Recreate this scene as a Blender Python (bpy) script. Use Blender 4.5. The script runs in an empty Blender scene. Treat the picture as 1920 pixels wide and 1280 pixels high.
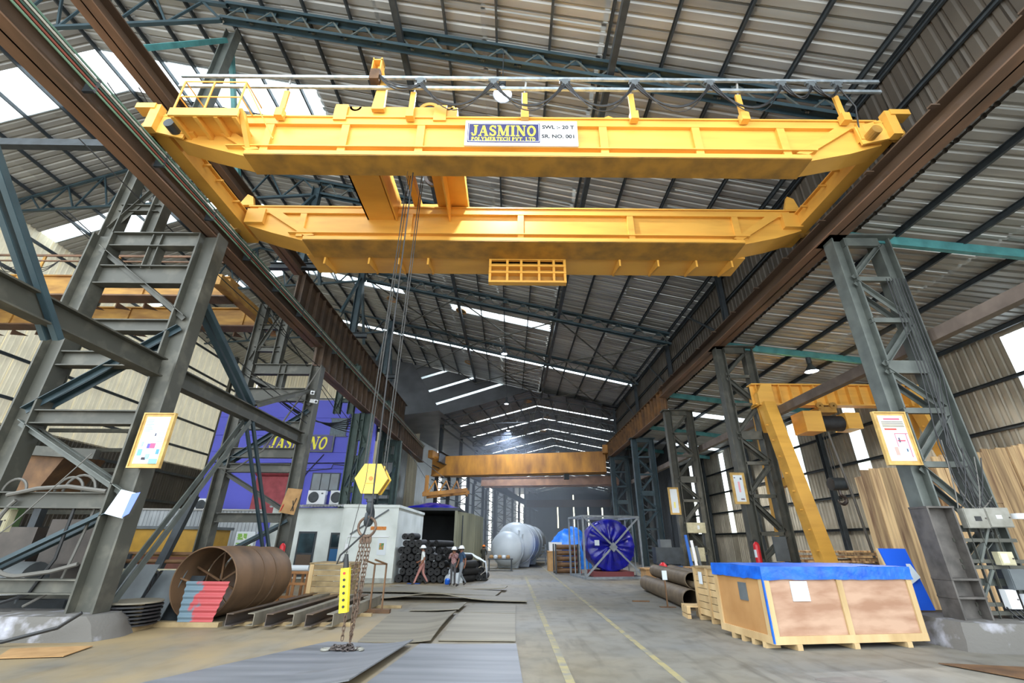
import bpy, bmesh, math, random
from mathutils import Vector, Matrix, noise
random.seed(7)
S = bpy.context.scene
COL = S.collection
V = Vector
PI = math.pi
UP = V((0, 0, 1))
# ------------------------------------------------------------------ camera, sky, light, exposure
cam = bpy.data.objects.new('camera', bpy.data.cameras.new('camera'))
COL.objects.link(cam)
cam.data.sensor_width = 36
cam.data.lens = 840 / 1920 * 36
cam.data.clip_end = 400
cam.location = (0, 0, 1.95)
cam.rotation_mode = 'XYZ'
cam.rotation_euler = (Matrix.Rotation(math.radians(90 + 24), 3, 'X') @ Matrix.Rotation(math.radians(0.5), 3, 'Z')).to_euler()
S.camera = cam
wd = bpy.data.worlds.new('world'); S.world = wd; wd.use_nodes = True
wn = wd.node_tree.nodes; wl = wd.node_tree.links
bg = wn['Background']
_tc = wn.new('ShaderNodeTexCoord'); _sp = wn.new('ShaderNodeSeparateXYZ'); _rp = wn.new('ShaderNodeValToRGB')
wl.new(_tc.outputs['Generated'], _sp.inputs[0]); wl.new(_sp.outputs['Z'], _rp.inputs[0])
_rp.color_ramp.elements[0].color = (0.80, 0.86, 0.90, 1); _rp.color_ramp.elements[0].position = 0.0
_rp.color_ramp.elements[1].color = (0.86, 0.95, 1.0, 1); _rp.color_ramp.elements[1].position = 0.6
wl.new(_rp.outputs[0], bg.inputs[0])
bg.inputs[1].default_value = 3.0
S.view_settings.view_transform = 'Standard'; S.view_settings.look = 'None'
S.view_settings.gamma = 1; S.view_settings.use_curve_mapping = False
S.view_settings.exposure = 0.82
cy = S.cycles
cy.max_bounces = 8; cy.diffuse_bounces = 5; cy.volume_bounces = 1; cy.glossy_bounces = 2; cy.transmission_bounces = 4; cy.transparent_max_bounces = 6
cy.sample_clamp_indirect = 4; cy.use_denoising = True; cy.caustics_reflective = False; cy.caustics_refractive = False
# ------------------------------------------------------------------ materials
def lin(c):
    if isinstance(c, str):
        c = [int(c[i:i + 2], 16) / 255 for i in (1, 3, 5)]
    return tuple((x / 12.92 if x <= .04045 else ((x + .055) / 1.055) ** 2.4) for x in c) + (1,)
MATS = {}
def pm(name, c, c2=None, rough=.6, metal=0, scale=2.0, lo=.35, hi=.7, bump=0, bscale=60, stretch=None, rnd=0.0, emit=0, coat=0, detail=6):
    """painted / worn surface: two colours mixed by noise, optional fine relief, small per-object brightness change"""
    if name in MATS: return MATS[name]
    m = bpy.data.materials.new(name); m.use_nodes = True
    n = m.node_tree.nodes; l = m.node_tree.links
    b = n['Principled BSDF']
    b.inputs['Roughness'].default_value = rough; b.inputs['Metallic'].default_value = metal
    if coat: b.inputs['Coat Weight'].default_value = coat
    col = lin(c); b.inputs['Base Color'].default_value = col
    src = None
    tc = n.new('ShaderNodeTexCoord')
    if c2 is not None:
        nz = n.new('ShaderNodeTexNoise'); nz.inputs['Scale'].default_value = scale; nz.inputs['Detail'].default_value = detail
        if rnd:
            oi0 = n.new('ShaderNodeObjectInfo'); sc0 = n.new('ShaderNodeVectorMath'); sc0.operation = 'SCALE'; sc0.inputs[0].default_value = (37, 91, 53); l.new(oi0.outputs['Random'], sc0.inputs['Scale'])
            ad0 = n.new('ShaderNodeVectorMath'); l.new(tc.outputs['Object'], ad0.inputs[0]); l.new(sc0.outputs[0], ad0.inputs[1]); vec = ad0.outputs[0]
        else: vec = tc.outputs['Object']
        if stretch:
            mp = n.new('ShaderNodeMapping'); mp.inputs['Scale'].default_value = stretch
            l.new(vec, mp.inputs[0]); l.new(mp.outputs[0], nz.inputs['Vector'])
        else: l.new(vec, nz.inputs['Vector'])
        rp = n.new('ShaderNodeValToRGB')
        rp.color_ramp.elements[0].position = lo; rp.color_ramp.elements[0].color = col
        rp.color_ramp.elements[1].position = hi; rp.color_ramp.elements[1].color = lin(c2)
        l.new(nz.outputs[0], rp.inputs[0]); src = rp.outputs[0]
    if rnd:
        oi = n.new('ShaderNodeObjectInfo'); mr = n.new('ShaderNodeMapRange')
        mr.inputs[3].default_value = 1 - rnd; mr.inputs[4].default_value = 1 + rnd
        l.new(oi.outputs['Random'], mr.inputs[0])
        hs = n.new('ShaderNodeHueSaturation'); l.new(mr.outputs[0], hs.inputs['Value'])
        if src: l.new(src, hs.inputs['Color'])
        else: hs.inputs['Color'].default_value = col
        src = hs.outputs[0]
    if src: l.new(src, b.inputs['Base Color'])
    if bump:
        bz = n.new('ShaderNodeTexNoise'); bz.inputs['Scale'].default_value = bscale; l.new(tc.outputs['Object'], bz.inputs['Vector'])
        bp = n.new('ShaderNodeBump'); bp.inputs['Strength'].default_value = bump; bp.inputs['Distance'].default_value = .02
        l.new(bz.outputs[0], bp.inputs['Height']); l.new(bp.outputs[0], b.inputs['Normal'])
    if emit:
        b.inputs['Emission Color'].default_value = col; b.inputs['Emission Strength'].default_value = emit
    MATS[name] = m
    return m
def trans(name, c, w=.85):
    m = bpy.data.materials.new(name); m.use_nodes = True
    n = m.node_tree.nodes; l = m.node_tree.links; n.remove(n['Principled BSDF'])
    t = n.new('ShaderNodeBsdfTranslucent'); t.inputs[0].default_value = lin(c)
    tr = n.new('ShaderNodeBsdfTransparent'); tr.inputs[0].default_value = (.9, .95, .95, 1)
    mx = n.new('ShaderNodeMixShader'); mx.inputs[0].default_value = 1 - w
    l.new(t.outputs[0], mx.inputs[1]); l.new(tr.outputs[0], mx.inputs[2]); l.new(mx.outputs[0], n['Material Output'].inputs[0])
    MATS[name] = m; return m
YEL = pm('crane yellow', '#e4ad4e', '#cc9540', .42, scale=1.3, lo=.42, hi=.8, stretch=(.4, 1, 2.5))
YELD = pm('darker yellow', '#b58433', '#86642e', .55, scale=2.2)
YEL2 = pm('faded yellow', '#c89a50', '#94693a', .6, scale=1.6, stretch=(.5, 1, 2))
ORG = pm('old orange paint', '#bd8232', '#80552b', .6, scale=1.1, stretch=(1, 1, .35))
RUSTG = pm('brown girder paint', '#64503f', '#453930', .6, scale=1.0, stretch=(1, .25, 1.4))
RUSTF = pm('girder flange brown', '#80604a', '#4e3f33', .6, scale=1.2, stretch=(1, .3, 1))
RAILM = pm('rail steel', '#6b6360', '#3f3734', .4, .6, scale=6)
STL = pm('grey green steel', '#46463f', '#6b685d', .55, scale=2.2, lo=.5, hi=.85, rnd=.06)
STLR = pm('pale blue grey steel', '#5d625d', '#484d4a', .5, scale=2.5, rnd=.06)
TEAL = pm('teal steel', '#34474e', '#28383f', .5, scale=2.0, rnd=.06)
TEALB = pm('bright teal steel', '#4f8f90', '#3b7072', .5, scale=2.5)
DARK = pm('dark purlin steel', '#3a4146', '#2b3034', .55, scale=3, rnd=.08)
GALV = pm('galvanised sheet', '#a9a8a4', '#878683', .45, .25, scale=.7, stretch=(.25, 2.2, 1), rnd=.07)
GALVL = pm('cream sheet', '#d6cdb2', '#b3aa92', .55, 0, scale=.7, stretch=(.4, 2, 1), rnd=.05)
_n = GALVL.node_tree.nodes; _l = GALVL.node_tree.links; _t = _n.new('ShaderNodeBsdfTranslucent'); _t.inputs[0].default_value = lin('#e6dcc4'); _x = _n.new('ShaderNodeMixShader'); _x.inputs[0].default_value = .13
_l.new(_n['Principled BSDF'].outputs[0], _x.inputs[1]); _l.new(_t.outputs[0], _x.inputs[2]); _l.new(_x.outputs[0], _n['Material Output'].inputs[0])
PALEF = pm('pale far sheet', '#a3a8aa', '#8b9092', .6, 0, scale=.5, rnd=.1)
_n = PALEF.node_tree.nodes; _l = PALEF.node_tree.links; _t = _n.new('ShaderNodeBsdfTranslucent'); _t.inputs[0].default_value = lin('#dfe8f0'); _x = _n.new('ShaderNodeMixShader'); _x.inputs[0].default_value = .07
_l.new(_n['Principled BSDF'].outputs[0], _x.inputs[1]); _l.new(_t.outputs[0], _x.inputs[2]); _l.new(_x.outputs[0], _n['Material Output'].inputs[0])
YELH = pm('hook block yellow', '#e6c24a', '#cfa43a', .45, scale=4)
CLAD = pm('dull cladding', '#b0a999', '#8f897b', .6, .1, scale=.6, rnd=.08)
CLADB = pm('brown cladding', '#564f46', '#433d36', .6, .1, scale=.6, rnd=.08)
CLADD = pm('dark cladding', '#3c4043', '#2c2f32', .7, 0, scale=.5, rnd=.1)
SKYL = trans('translucent sheet', '#f4fbff', .75)
SKYY = trans('yellowed translucent sheet', '#f6fbd8', .75)
CONC = pm('pedestal concrete', '#64615d', '#b9b9c4', .9, scale=1.7, lo=.55, hi=.75, bump=.5, bscale=14)
PLATE = pm('mill scale plate', '#77787c', '#5f6165', .5, .1, scale=1.2, stretch=(.3, 3, 1), rnd=.06)
PLATEB = pm('dusty plate', '#847d6e', '#6a6458', .6, .2, scale=1.3, stretch=(.25, 2.5, 1), rnd=.05)
RUST = pm('rusted steel', '#7a5a3c', '#4d3828', .7, .2, scale=2.0, bump=.15)
RUSTY = pm('rust ring', '#7d6046', '#574432', .65, .2, scale=1.4, stretch=(1, 1, .6))
RUSTC = pm('rusty chain', '#76604f', '#4b3b32', .6, .4, scale=12)
WOODL = pm('pale pine', '#c9ad80', '#ad8f63', .75, scale=2.5, stretch=(1, 1, .25), rnd=.14, bump=.1)
WOODD = pm('mixed plank', '#c2a377', '#6f5039', .75, scale=1.6, stretch=(5, 5, .3), rnd=.32, lo=.4, hi=.68)
PLY = pm('reddish plywood', '#b8967e', '#9a745c', .7, scale=1.1, stretch=(.8, 1, 3.2), detail=6, lo=.4, hi=.62)
WOODG = pm('old crate board', '#a8926c', '#83704f', .8, scale=3, rnd=.12)
TARP = pm('blue tarp', '#1668d8', '#0d4fb8', .38, scale=4, bump=.6, bscale=9)
TARPN = pm('navy tarp', '#16189a', '#0c0e62', .28, scale=2.5, bump=.35, bscale=6)
TARPL = pm('bright blue tarp', '#2a86f0', '#166bd6', .4, scale=2.5, bump=.5, bscale=6)
BLUEB = pm('blue wall paint', '#686bd8', '#5a5dc8', .7, scale=.35, stretch=(.4, 1, 1))
WHITE = pm('white wall paint', '#dfe4e0', '#c6ccc6', .8, scale=.9)
WHITEP = pm('white paint', '#e6e8ea', None, .5)
PAPER = pm('paper', '#d2d9de', None, .7)
BLACK = pm('black rubber', '#1c1c1e', '#2b2b2e', .6, scale=6)
CABLE = pm('cable black', '#1f2022', None, .55)
CABLEG = pm('grey cable', '#5f5d58', None, .6)
ROPE = pm('wire rope', '#4a4a48', '#2c2c2c', .5, .5, scale=60)
RUB = pm('rubber roll', '#1f1f20', '#131314', .7, scale=5, rnd=.2, bump=.1)
RUBE = pm('roll end', '#0c0c0d', '#141415', .8, scale=14, rnd=.2)
TANK = pm('tank grey paint', '#c2c8cc', '#b0b7bc', .4, .05, scale=.8)
CAGEM = pm('cage grey', '#8d9398', '#767c82', .5, .1, scale=4)
GREYP = pm('grey panel', '#63696c', '#53585b', .5, .1, scale=2, rnd=.06)
BEIGE = pm('switch box beige', '#c2bb9c', '#a9a285', .6, scale=4)
GREYB = pm('switch box grey', '#8f8d85', '#757369', .55, .1, scale=4)
GLASS = pm('dark glass', '#26333a', '#3d545c', .08, 0, scale=1.2)
REDP = pm('red paint', '#c5202a', None, .4)
REDA = pm('faded red', '#a34a50', '#8a3b42', .7, scale=3)
GRNP = pm('green panel', '#5f7f4a', '#4c6a3b', .6, scale=2)
YBOX = pm('pendant yellow', '#f0dc28', '#d8c020', .4, scale=5)
TIMBF = pm('notice frame wood', '#c9a764', '#a88648', .7, scale=4)
KRAFT = pm('cardboard', '#b08a5c', '#98744a', .85, scale=3)
SILV = pm('festoon rail', '#b9c4cc', '#8f9aa2', .35, .5, scale=6)
# ------------------------------------------------------------------ mesh builder
class MB:
    def __init__(s): s.v = []; s.f = []; s.mi = []; s.cur = 0
    def add(s, vs, fs):
        o = len(s.v); s.v += [tuple(p) for p in vs]
        for f in fs: s.f.append(tuple(i + o for i in f)); s.mi.append(s.cur)
        return s
    def m(s, i): s.cur = i; return s
    def hexa(s, p):
        return s.add(p, [(0, 3, 2, 1), (4, 5, 6, 7), (0, 1, 5, 4), (1, 2, 6, 5), (2, 3, 7, 6), (3, 0, 4, 7)])
    def box(s, x0, x1, y0, y1, z0, z1):
        return s.hexa([(x0, y0, z0), (x1, y0, z0), (x1, y1, z0), (x0, y1, z0), (x0, y0, z1), (x1, y0, z1), (x1, y1, z1), (x0, y1, z1)])
    def bar(s, a, b, w, h, up=UP, off=(0, 0)):
        a = V(a); b = V(b); d = (b - a).normalized(); up = V(up)
        if abs(d.dot(up)) > .98: up = V((0, 1, 0)) if abs(d.y) < .9 else V((1, 0, 0))
        sd = d.cross(up).normalized(); u = sd.cross(d)
        o = sd * off[0] + u * off[1]; x = sd * w / 2; y = u * h / 2
        return s.hexa([a + o - x - y, a + o + x - y, b + o + x - y, b + o - x - y, a + o - x + y, a + o + x + y, b + o + x + y, b + o - x + y])
    def ib(s, a, b, h, w, tf=.03, tw=.025, up=UP):
        s.bar(a, b, w, tf, up, (0, h / 2 - tf / 2)); s.bar(a, b, w, tf, up, (0, -h / 2 + tf / 2))
        return s.bar(a, b, tw, h - 2 * tf, up)
    def ch(s, a, b, h, w, t=.02, up=UP, sg=1):
        s.bar(a, b, w, t, up, (0, h / 2 - t / 2)); s.bar(a, b, w, t, up, (0, -h / 2 + t / 2))
        return s.bar(a, b, t, h - 2 * t, up, (sg * (w / 2 - t / 2), 0))
    def ang(s, a, b, q, t=.012, up=UP, sg=1):
        s.bar(a, b, q, t, up, (0, q / 2)); return s.bar(a, b, t, q, up, (sg * q / 2, 0))
    def tube(s, pts, r, n=6, cap=True):
        pts = [V(p) for p in pts]; k = len(pts); rs = r if isinstance(r, (list, tuple)) else [r] * k
        vs = []; pu = None
        for i, p in enumerate(pts):
            d = (pts[min(i + 1, k - 1)] - pts[max(i - 1, 0)]).normalized()
            if pu is None:
                ref = UP if abs(d.z) < .9 else V((1, 0, 0)); pu = d.cross(ref).normalized()
            pu = (pu - d * pu.dot(d)).normalized(); w = d.cross(pu)
            for j in range(n):
                t = 2 * PI * j / n; vs.append(p + (pu * math.cos(t) + w * math.sin(t)) * rs[i])
        fs = [(i * n + j, i * n + (j + 1) % n, (i + 1) * n + (j + 1) % n, (i + 1) * n + j) for i in range(k - 1) for j in range(n)]
        if cap: fs += [tuple(range(n - 1, -1, -1)), tuple((k - 1) * n + j for j in range(n))]
        return s.add(vs, fs)
    def cyl(s, a, b, r, n=16, r2=None):
        return s.tube([a, b], [r, r if r2 is None else r2], n)
    def lathe(s, prof, org, axis=UP, n=24, close=False, a0=0, a1=2 * PI):
        ax = V(axis).normalized(); ref = UP if abs(ax.z) < .9 else V((1, 0, 0)); e1 = ax.cross(ref).normalized(); e2 = ax.cross(e1); org = V(org)
        full = abs(a1 - a0) > 6.28; m = n if full else n + 1
        vs = [org + ax * h + (e1 * math.cos(a0 + (a1 - a0) * j / n) + e2 * math.sin(a0 + (a1 - a0) * j / n)) * r for (r, h) in prof for j in range(m)]
        k = len(prof); fs = []
        for i in range(k if close else k - 1):
            for j in range(n if not full else m):
                q = (j + 1) % m; i2 = (i + 1) % k
                fs.append((i * m + j, i * m + q, i2 * m + q, i2 * m + j))
        return s.add(vs, fs)
    def prism(s, poly, d):
        """closed polygon of 3-D points extruded by vector d"""
        k = len(poly); d = V(d); p = [V(q) for q in poly]
        return s.add(p + [q + d for q in p], [tuple(range(k - 1, -1, -1)), tuple(range(k, 2 * k))] + [(i, (i + 1) % k, k + (i + 1) % k, k + i) for i in range(k)])
    def grid(s, fn, nu, nv, th=0, n=None):
        vs = [V(fn(i / nu, j / nv)) for j in range(nv + 1) for i in range(nu + 1)]
        fs = [(j * (nu + 1) + i, j * (nu + 1) + i + 1, (j + 1) * (nu + 1) + i + 1, (j + 1) * (nu + 1) + i) for j in range(nv) for i in range(nu)]
        if th:
            o = len(vs); d = V(n or (0, 0, -1)) * th; vs = vs + [q + d for q in vs]; fs2 = [tuple(reversed([i + o for i in f])) for f in fs]
            bd = [i for i in range(nu + 1)] + [j * (nu + 1) + nu for j in range(1, nv + 1)] + [nv * (nu + 1) + i for i in range(nu - 1, -1, -1)] + [j * (nu + 1) for j in range(nv - 1, 0, -1)]
            fs = fs + fs2 + [(bd[i], bd[i] + o, bd[(i + 1) % len(bd)] + o, bd[(i + 1) % len(bd)]) for i in range(len(bd))]
        return s.add(vs, fs)
WM = {}
def wmat(o): return WM.get(o.name, Matrix.Identity(4)) if o else Matrix.Identity(4)
def mesh(name, mb, mats, T=None, smooth=False):
    me = bpy.data.meshes.new(name)
    vs = mb.v if T is None else [tuple(T @ V(p)) for p in mb.v]
    me.from_pydata(vs, [], mb.f)
    for m in (mats if isinstance(mats, (list, tuple)) else [mats]): me.materials.append(m)
    if any(mb.mi): me.polygons.foreach_set('material_index', mb.mi)
    bm = bmesh.new(); bm.from_mesh(me); bmesh.ops.recalc_face_normals(bm, faces=bm.faces); bm.to_mesh(me); bm.free()
    if smooth:
        me.polygons.foreach_set('use_smooth', [True] * len(me.polygons))
        try: me.set_sharp_from_angle(angle=math.radians(38))
        except Exception: pass
    me.update(); return me
def place(o, parent, M=None):
    """link o under parent; M is o's matrix in the parent's frame"""
    COL.objects.link(o); M = M or Matrix.Identity(4)
    if parent: o.parent = parent
    o.matrix_basis = M; WM[o.name] = wmat(parent) @ M
    return o
def part(name, mb, mats, parent, smooth=False, label=None, kind=None):
    """a mesh given in world coordinates, hung under parent"""
    o = bpy.data.objects.new(name, mesh(name, mb, mats, wmat(parent).inverted(), smooth)); place(o, parent)
    if label: o['label'] = label
    if kind: o['kind'] = kind
    return o
def inst(name, me, parent, M, label=None):
    """a piece sharing mesh data, M in world coordinates"""
    o = bpy.data.objects.new(name, me); return place(o, parent, wmat(parent).inverted() @ M)
def tag(o, label, cat, group=None, kind='thing'):
    o['label'] = label; o['category'] = cat; o['kind'] = kind
    if group: o['group'] = group
    return o
def thing(name, label, cat, loc=(0, 0, 0), rz=0, group=None, kind='thing'):
    o = bpy.data.objects.new(name, None); o.empty_display_size = .2
    place(o, None, Matrix.Translation(loc) @ Matrix.Rotation(rz, 4, 'Z'))
    return tag(o, label, cat, group, kind)
def solo(name, label, cat, mb, mats, group=None, smooth=False, kind='thing'):
    xs = [p[0] for p in mb.v]; ys = [p[1] for p in mb.v]; zs = [p[2] for p in mb.v]
    c = V(((min(xs) + max(xs)) / 2, (min(ys) + max(ys)) / 2, min(zs))); T = Matrix.Translation(c)
    o = bpy.data.objects.new(name, mesh(name, mb, mats, T.inverted(), smooth)); place(o, None, T)
    return tag(o, label, cat, group, kind)
def struct(name, mb=None, mats=None, label=None):
    if mb is None: o = bpy.data.objects.new(name, None); place(o, None)
    else: o = bpy.data.objects.new(name, mesh(name, mb, mats)); place(o, None)
    o['kind'] = 'structure'
    if label: o['label'] = label
    return o
def dup(root, loc, rz=0, label=None, group=None, sc=1):
    r = root.copy(); COL.objects.link(r); M = Matrix.Translation(loc) @ Matrix.Rotation(rz, 4, 'Z') @ Matrix.Scale(sc, 4)
    r.matrix_basis = M; WM[r.name] = M
    if label: r['label'] = label
    if group: r['group'] = group
    for ch in list(root.children):
        c = ch.copy(); COL.objects.link(c); c.parent = r
        for g in list(ch.children):
            d = g.copy(); COL.objects.link(d); d.parent = c
    return r
def text(name, body, size, M, mat, parent, ex=.004, off=0, align='CENTER', sx=1):
    cu = bpy.data.curves.new(name, 'FONT'); cu.body = body; cu.size = size; cu.extrude = ex; cu.offset = off
    cu.align_x = align; cu.align_y = 'CENTER'; cu.materials.append(mat); cu.resolution_u = 3
    o = bpy.data.objects.new(name, cu); COL.objects.link(o); bpy.context.view_layer.update()
    me = bpy.data.meshes.new_from_object(o.evaluated_get(bpy.context.evaluated_depsgraph_get())); bpy.data.objects.remove(o)
    o = bpy.data.objects.new(name, me); return place(o, parent, wmat(parent).inverted() @ M @ Matrix.Diagonal((sx, 1, 1, 1)))
def lerp(a, b, t): return V(a) * (1 - t) + V(b) * t
def arc(c, r, a0, a1, n, e1, e2):
    return [V(c) + V(e1) * r * math.cos(a0 + (a1 - a0) * i / n) + V(e2) * r * math.sin(a0 + (a1 - a0) * i / n) for i in range(n + 1)]
def sag(a, b, d, n=10):
    return [lerp(a, b, i / n) - UP * d * 4 * (i / n) * (1 - i / n) for i in range(n + 1)]
FACE = Matrix.Rotation(PI / 2, 4, 'X')      # text / panels standing upright, facing the entrance (-Y)
# ------------------------------------------------------------------ setting: floor, roofs, walls
def floor_mat():
    m = bpy.data.materials.new('worn concrete floor'); m.use_nodes = True
    n = m.node_tree.nodes; l = m.node_tree.links; b = n['Principled BSDF']; tc = n.new('ShaderNodeTexCoord')
    def nz(sc, det=5, st=None):
        z = n.new('ShaderNodeTexNoise'); z.inputs['Scale'].default_value = sc; z.inputs['Detail'].default_value = det
        if st:
            mp = n.new('ShaderNodeMapping'); mp.inputs['Scale'].default_value = st; l.new(tc.outputs['Object'], mp.inputs[0]); l.new(mp.outputs[0], z.inputs['Vector'])
        else: l.new(tc.outputs['Object'], z.inputs['Vector'])
        return z
    def rp(z, a, ca, c, cb):
        r = n.new('ShaderNodeValToRGB'); e = r.color_ramp.elements
        e[0].position = a; e[0].color = lin(ca); e[1].position = c; e[1].color = lin(cb); l.new(z.outputs[0], r.inputs[0]); return r
    r1 = rp(nz(.45), .35, '#6f6e6a', .65, '#7c776c')
    r2 = rp(nz(2.2, 8), .45, '#ffffff', .75, '#d2cec8')
    r3 = rp(nz(.16, 3), .44, '#ffffff', .62, '#fff0cf')
    r4 = rp(nz(1.0, 6, (3.5, .5, 1)), .55, '#ffffff', .78, '#bdbab6')
    src = r1
    for r in (r2, r3, r4):
        mx = n.new('ShaderNodeMix'); mx.data_type = 'RGBA'; mx.blend_type = 'MULTIPLY'; mx.inputs[0].default_value = .9
        l.new(src.outputs[0] if src is r1 else src.outputs[2], mx.inputs[6]); l.new(r.outputs[0], mx.inputs[7]); src = mx
    sx = n.new('ShaderNodeSeparateXYZ'); l.new(tc.outputs['Object'], sx.inputs[0]); mr = n.new('ShaderNodeMapRange'); mr.inputs[1].default_value = .5; mr.inputs[2].default_value = -4.5; l.new(sx.outputs['X'], mr.inputs[0])
    dz = nz(.5, 5, (1, .6, 1)); dr = n.new('ShaderNodeMapRange'); dr.inputs[1].default_value = .35; dr.inputs[2].default_value = .6; l.new(dz.outputs[0], dr.inputs[0]); ml = n.new('ShaderNodeMath'); ml.operation = 'MULTIPLY'; l.new(mr.outputs[0], ml.inputs[0]); l.new(dr.outputs[0], ml.inputs[1])
    mx = n.new('ShaderNodeMix'); mx.data_type = 'RGBA'; l.new(ml.outputs[0], mx.inputs[0]); l.new(src.outputs[2], mx.inputs[6]); mx.inputs[7].default_value = lin('#93805f'); src = mx
    l.new(src.outputs[2], b.inputs['Base Color']); b.inputs['Roughness'].default_value = .62
    bp = n.new('ShaderNodeBump'); bp.inputs['Strength'].default_value = .15; bp.inputs['Distance'].default_value = .01
    l.new(nz(25).outputs[0], bp.inputs['Height']); l.new(bp.outputs[0], b.inputs['Normal'])
    return m
FLOOR = floor_mat()
floor = struct('floor', MB().box(-45, 40, -14, 140, -.3, 0), FLOOR)
YL = pm('worn yellow line', '#968a60', '#77746a', .7, scale=3.5, lo=.4, hi=.62)
part('yellow_line', MB().box(2.62, 2.74, 7.4, 46, .0, .004), YL, floor)
part('yellow_line', MB().box(.86, 1.0, 7.4, 30, .0, .004), YL, floor)
# oil stain is a mark of its own
def blob(cx, cy_, rx, ry, z, n=22, jit=.25):
    return [(cx + math.cos(t) * rx * (1 + jit * noise.noise(V((math.cos(t) * 2, math.sin(t) * 2, cx)))), cy_ + math.sin(t) * ry * (1 + jit * noise.noise(V((math.sin(t) * 2, math.cos(t) * 2, cy_)))), z) for t in [2 * PI * i / n for i in range(n)]]
part('oil_stain', MB().prism(blob(5.35, 8.55, .55, .18, 0), (0, 0, .003)), pm('oil stain', '#4d4a48', '#625e5a', .5, scale=3), floor)
# ---- near roof: one long slope from the ridge over the side bay down to the right eave
ZR, XR, XE, SLP = 24.3, -21.0, 10.7, .303
def roofz(x): return ZR - SLP * abs(x - XR)
def sh(s): return min(.2, max(.03, .05 + .0048 * (s - 10)))
def rp_(x, s, dz=0): return V((x, s + sh(s) * (10.6 - x), roofz(x) + dz))
def sheet_mesh(name, L, W, n=3, h=.06):
    """corrugated sheet: x along the slope 0..L, y across 0..W with n raised ribs"""
    ys = []
    for k in range(n):
        p = W / n
        ys += [(k * p, 0), (k * p + p * .55, 0), (k * p + p * .68, h), (k * p + p * .82, h), (k * p + p * .95, 0)]
    ys.append((W + .03, 0))
    vs = [(x, y, z) for x in (0, L) for (y, z) in ys]; k = len(ys)
    mb = MB(); mb.add(vs, [(i, i + 1, k + i + 1, k + i) for i in range(k - 1)])
    return mb
S_PI = math.atan(SLP)
ceil_r = struct('ceiling', label='grey corrugated roof slope falling to the right over the crane hall')
ceil_l = struct('ceiling.001', label='grey corrugated roof slope on the left beyond the ridge')
NX = 8; DX = (XE - XR) / NX; LX = DX / math.cos(S_PI)
gal_me = mesh('roof_sheet', sheet_mesh('s', LX + .16, 1.04), GALV)
sky_me = mesh('skylight_sheet', sheet_mesh('s', LX + .16, 1.04), SKYL)
def plane_m(b, x, s):
    X = (rp_(x + 1, s) - rp_(x, s)).normalized(); N = V((SLP, 0, 1)).normalized(); Y = N.cross(X)
    return Matrix(((X.x, Y.x, N.x, b.x), (X.y, Y.y, N.y, b.y), (X.z, Y.z, N.z, b.z), (0, 0, 0, 1)))
def sky_row(x, s):
    """strips of translucent sheets: one near, one deeper in, read from the photograph's bright bands"""
    y = s + sh(s) * (10.6 - x)
    if 14.5 < y < 16.2 and x < -7.5: return True
    if 31.2 < y - .05 * (4 - x) < 32.4 and x < 4.5 and not (-9.2 < x < -5): return True
    if 24.2 < y < 25.9 and x < -18.5: return True
    return False
for j in range(-2, 33):
    s = 4.6 + j
    for k in range(NX):
        x = XR + k * DX
        a = math.atan(sh(s))
        b = rp_(x, s, 0)
        M = plane_m(b, x, s) @ Matrix.Diagonal((1, 1 + .0048 * (10.6 - x) + .03, 1, 1))
        sk = sky_row(x + DX / 2, s + .5)
        inst('skylight_sheet' if sk else 'roof_sheet', sky_me if sk else gal_me, ceil_r, M)
# the deeper slope after the full-width gap, running on to the far hall
s0 = 38.25
for j in range(18):
    s = s0 + j
    for k in range(0, NX + 1):
        x = XR + k * DX
        if j > 7 and k > 2: continue
        M = plane_m(rp_(x, s), x, s) @ Matrix.Diagonal((1.02, 1.04, 1, 1))
        inst('roof_sheet', gal_me, ceil_r, M)
# full-width strip of translucent sheet between the two
for k in range(NX):
    x = XR + k * DX
    M = plane_m(rp_(x, 37.55), x, 37.6) @ Matrix.Diagonal((1.02, .72, 1, 1))
    inst('skylight_sheet', sky_me, ceil_r, M)
for j in range(-2, 52):
    s = 4.6 + j
    for k in range(3):
        x = XR - k * DX
        b = V((x, s + sh(s) * (10.6 - x), ZR - SLP * k * DX))
        M = Matrix.Translation(b) @ Matrix.Rotation(-math.atan(sh(s)), 4, 'Z') @ Matrix.Rotation(PI, 4, 'Z') @ Matrix.Translation((0, -1.2, 0)) @ Matrix.Rotation(S_PI, 4, 'Y') @ Matrix.Diagonal((1, 1.17, 1, 1))
        y = b.y + .1 * DX
        sk = (14.6 < y < 16.6) or (24.2 < y < 25.9) or (33.4 < y < 34.6)
        inst('skylight_sheet' if sk else 'roof_sheet', sky_me if sk else gal_me, ceil_l, M)
def purlin(x, par, s0=2.5, s1=46, dz=-.11):
    mb = MB(); pts = [rp_(x, s, dz) for s in (s0, 20, 30, 37.5, s1)]
    for a, b in zip(pts, pts[1:]):
        mb.ch(a, b, .2, .07, .012)
    return part('purlin', mb, DARK, par)
PX = [10.35 - 1.83 * i for i in range(18)]
for x in PX: purlin(x, ceil_r, s1=46 if x > -9 else 56)
for x in [-22.6 - 1.83 * i for i in range(5)]: purlin(x, ceil_l, s1=56)
# eave gutter line on the right
part('eave_angle', MB().ang((10.75, 3, 14.45), (10.75, 47, 14.45), .22, .02), DARK, ceil_r)
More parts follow.
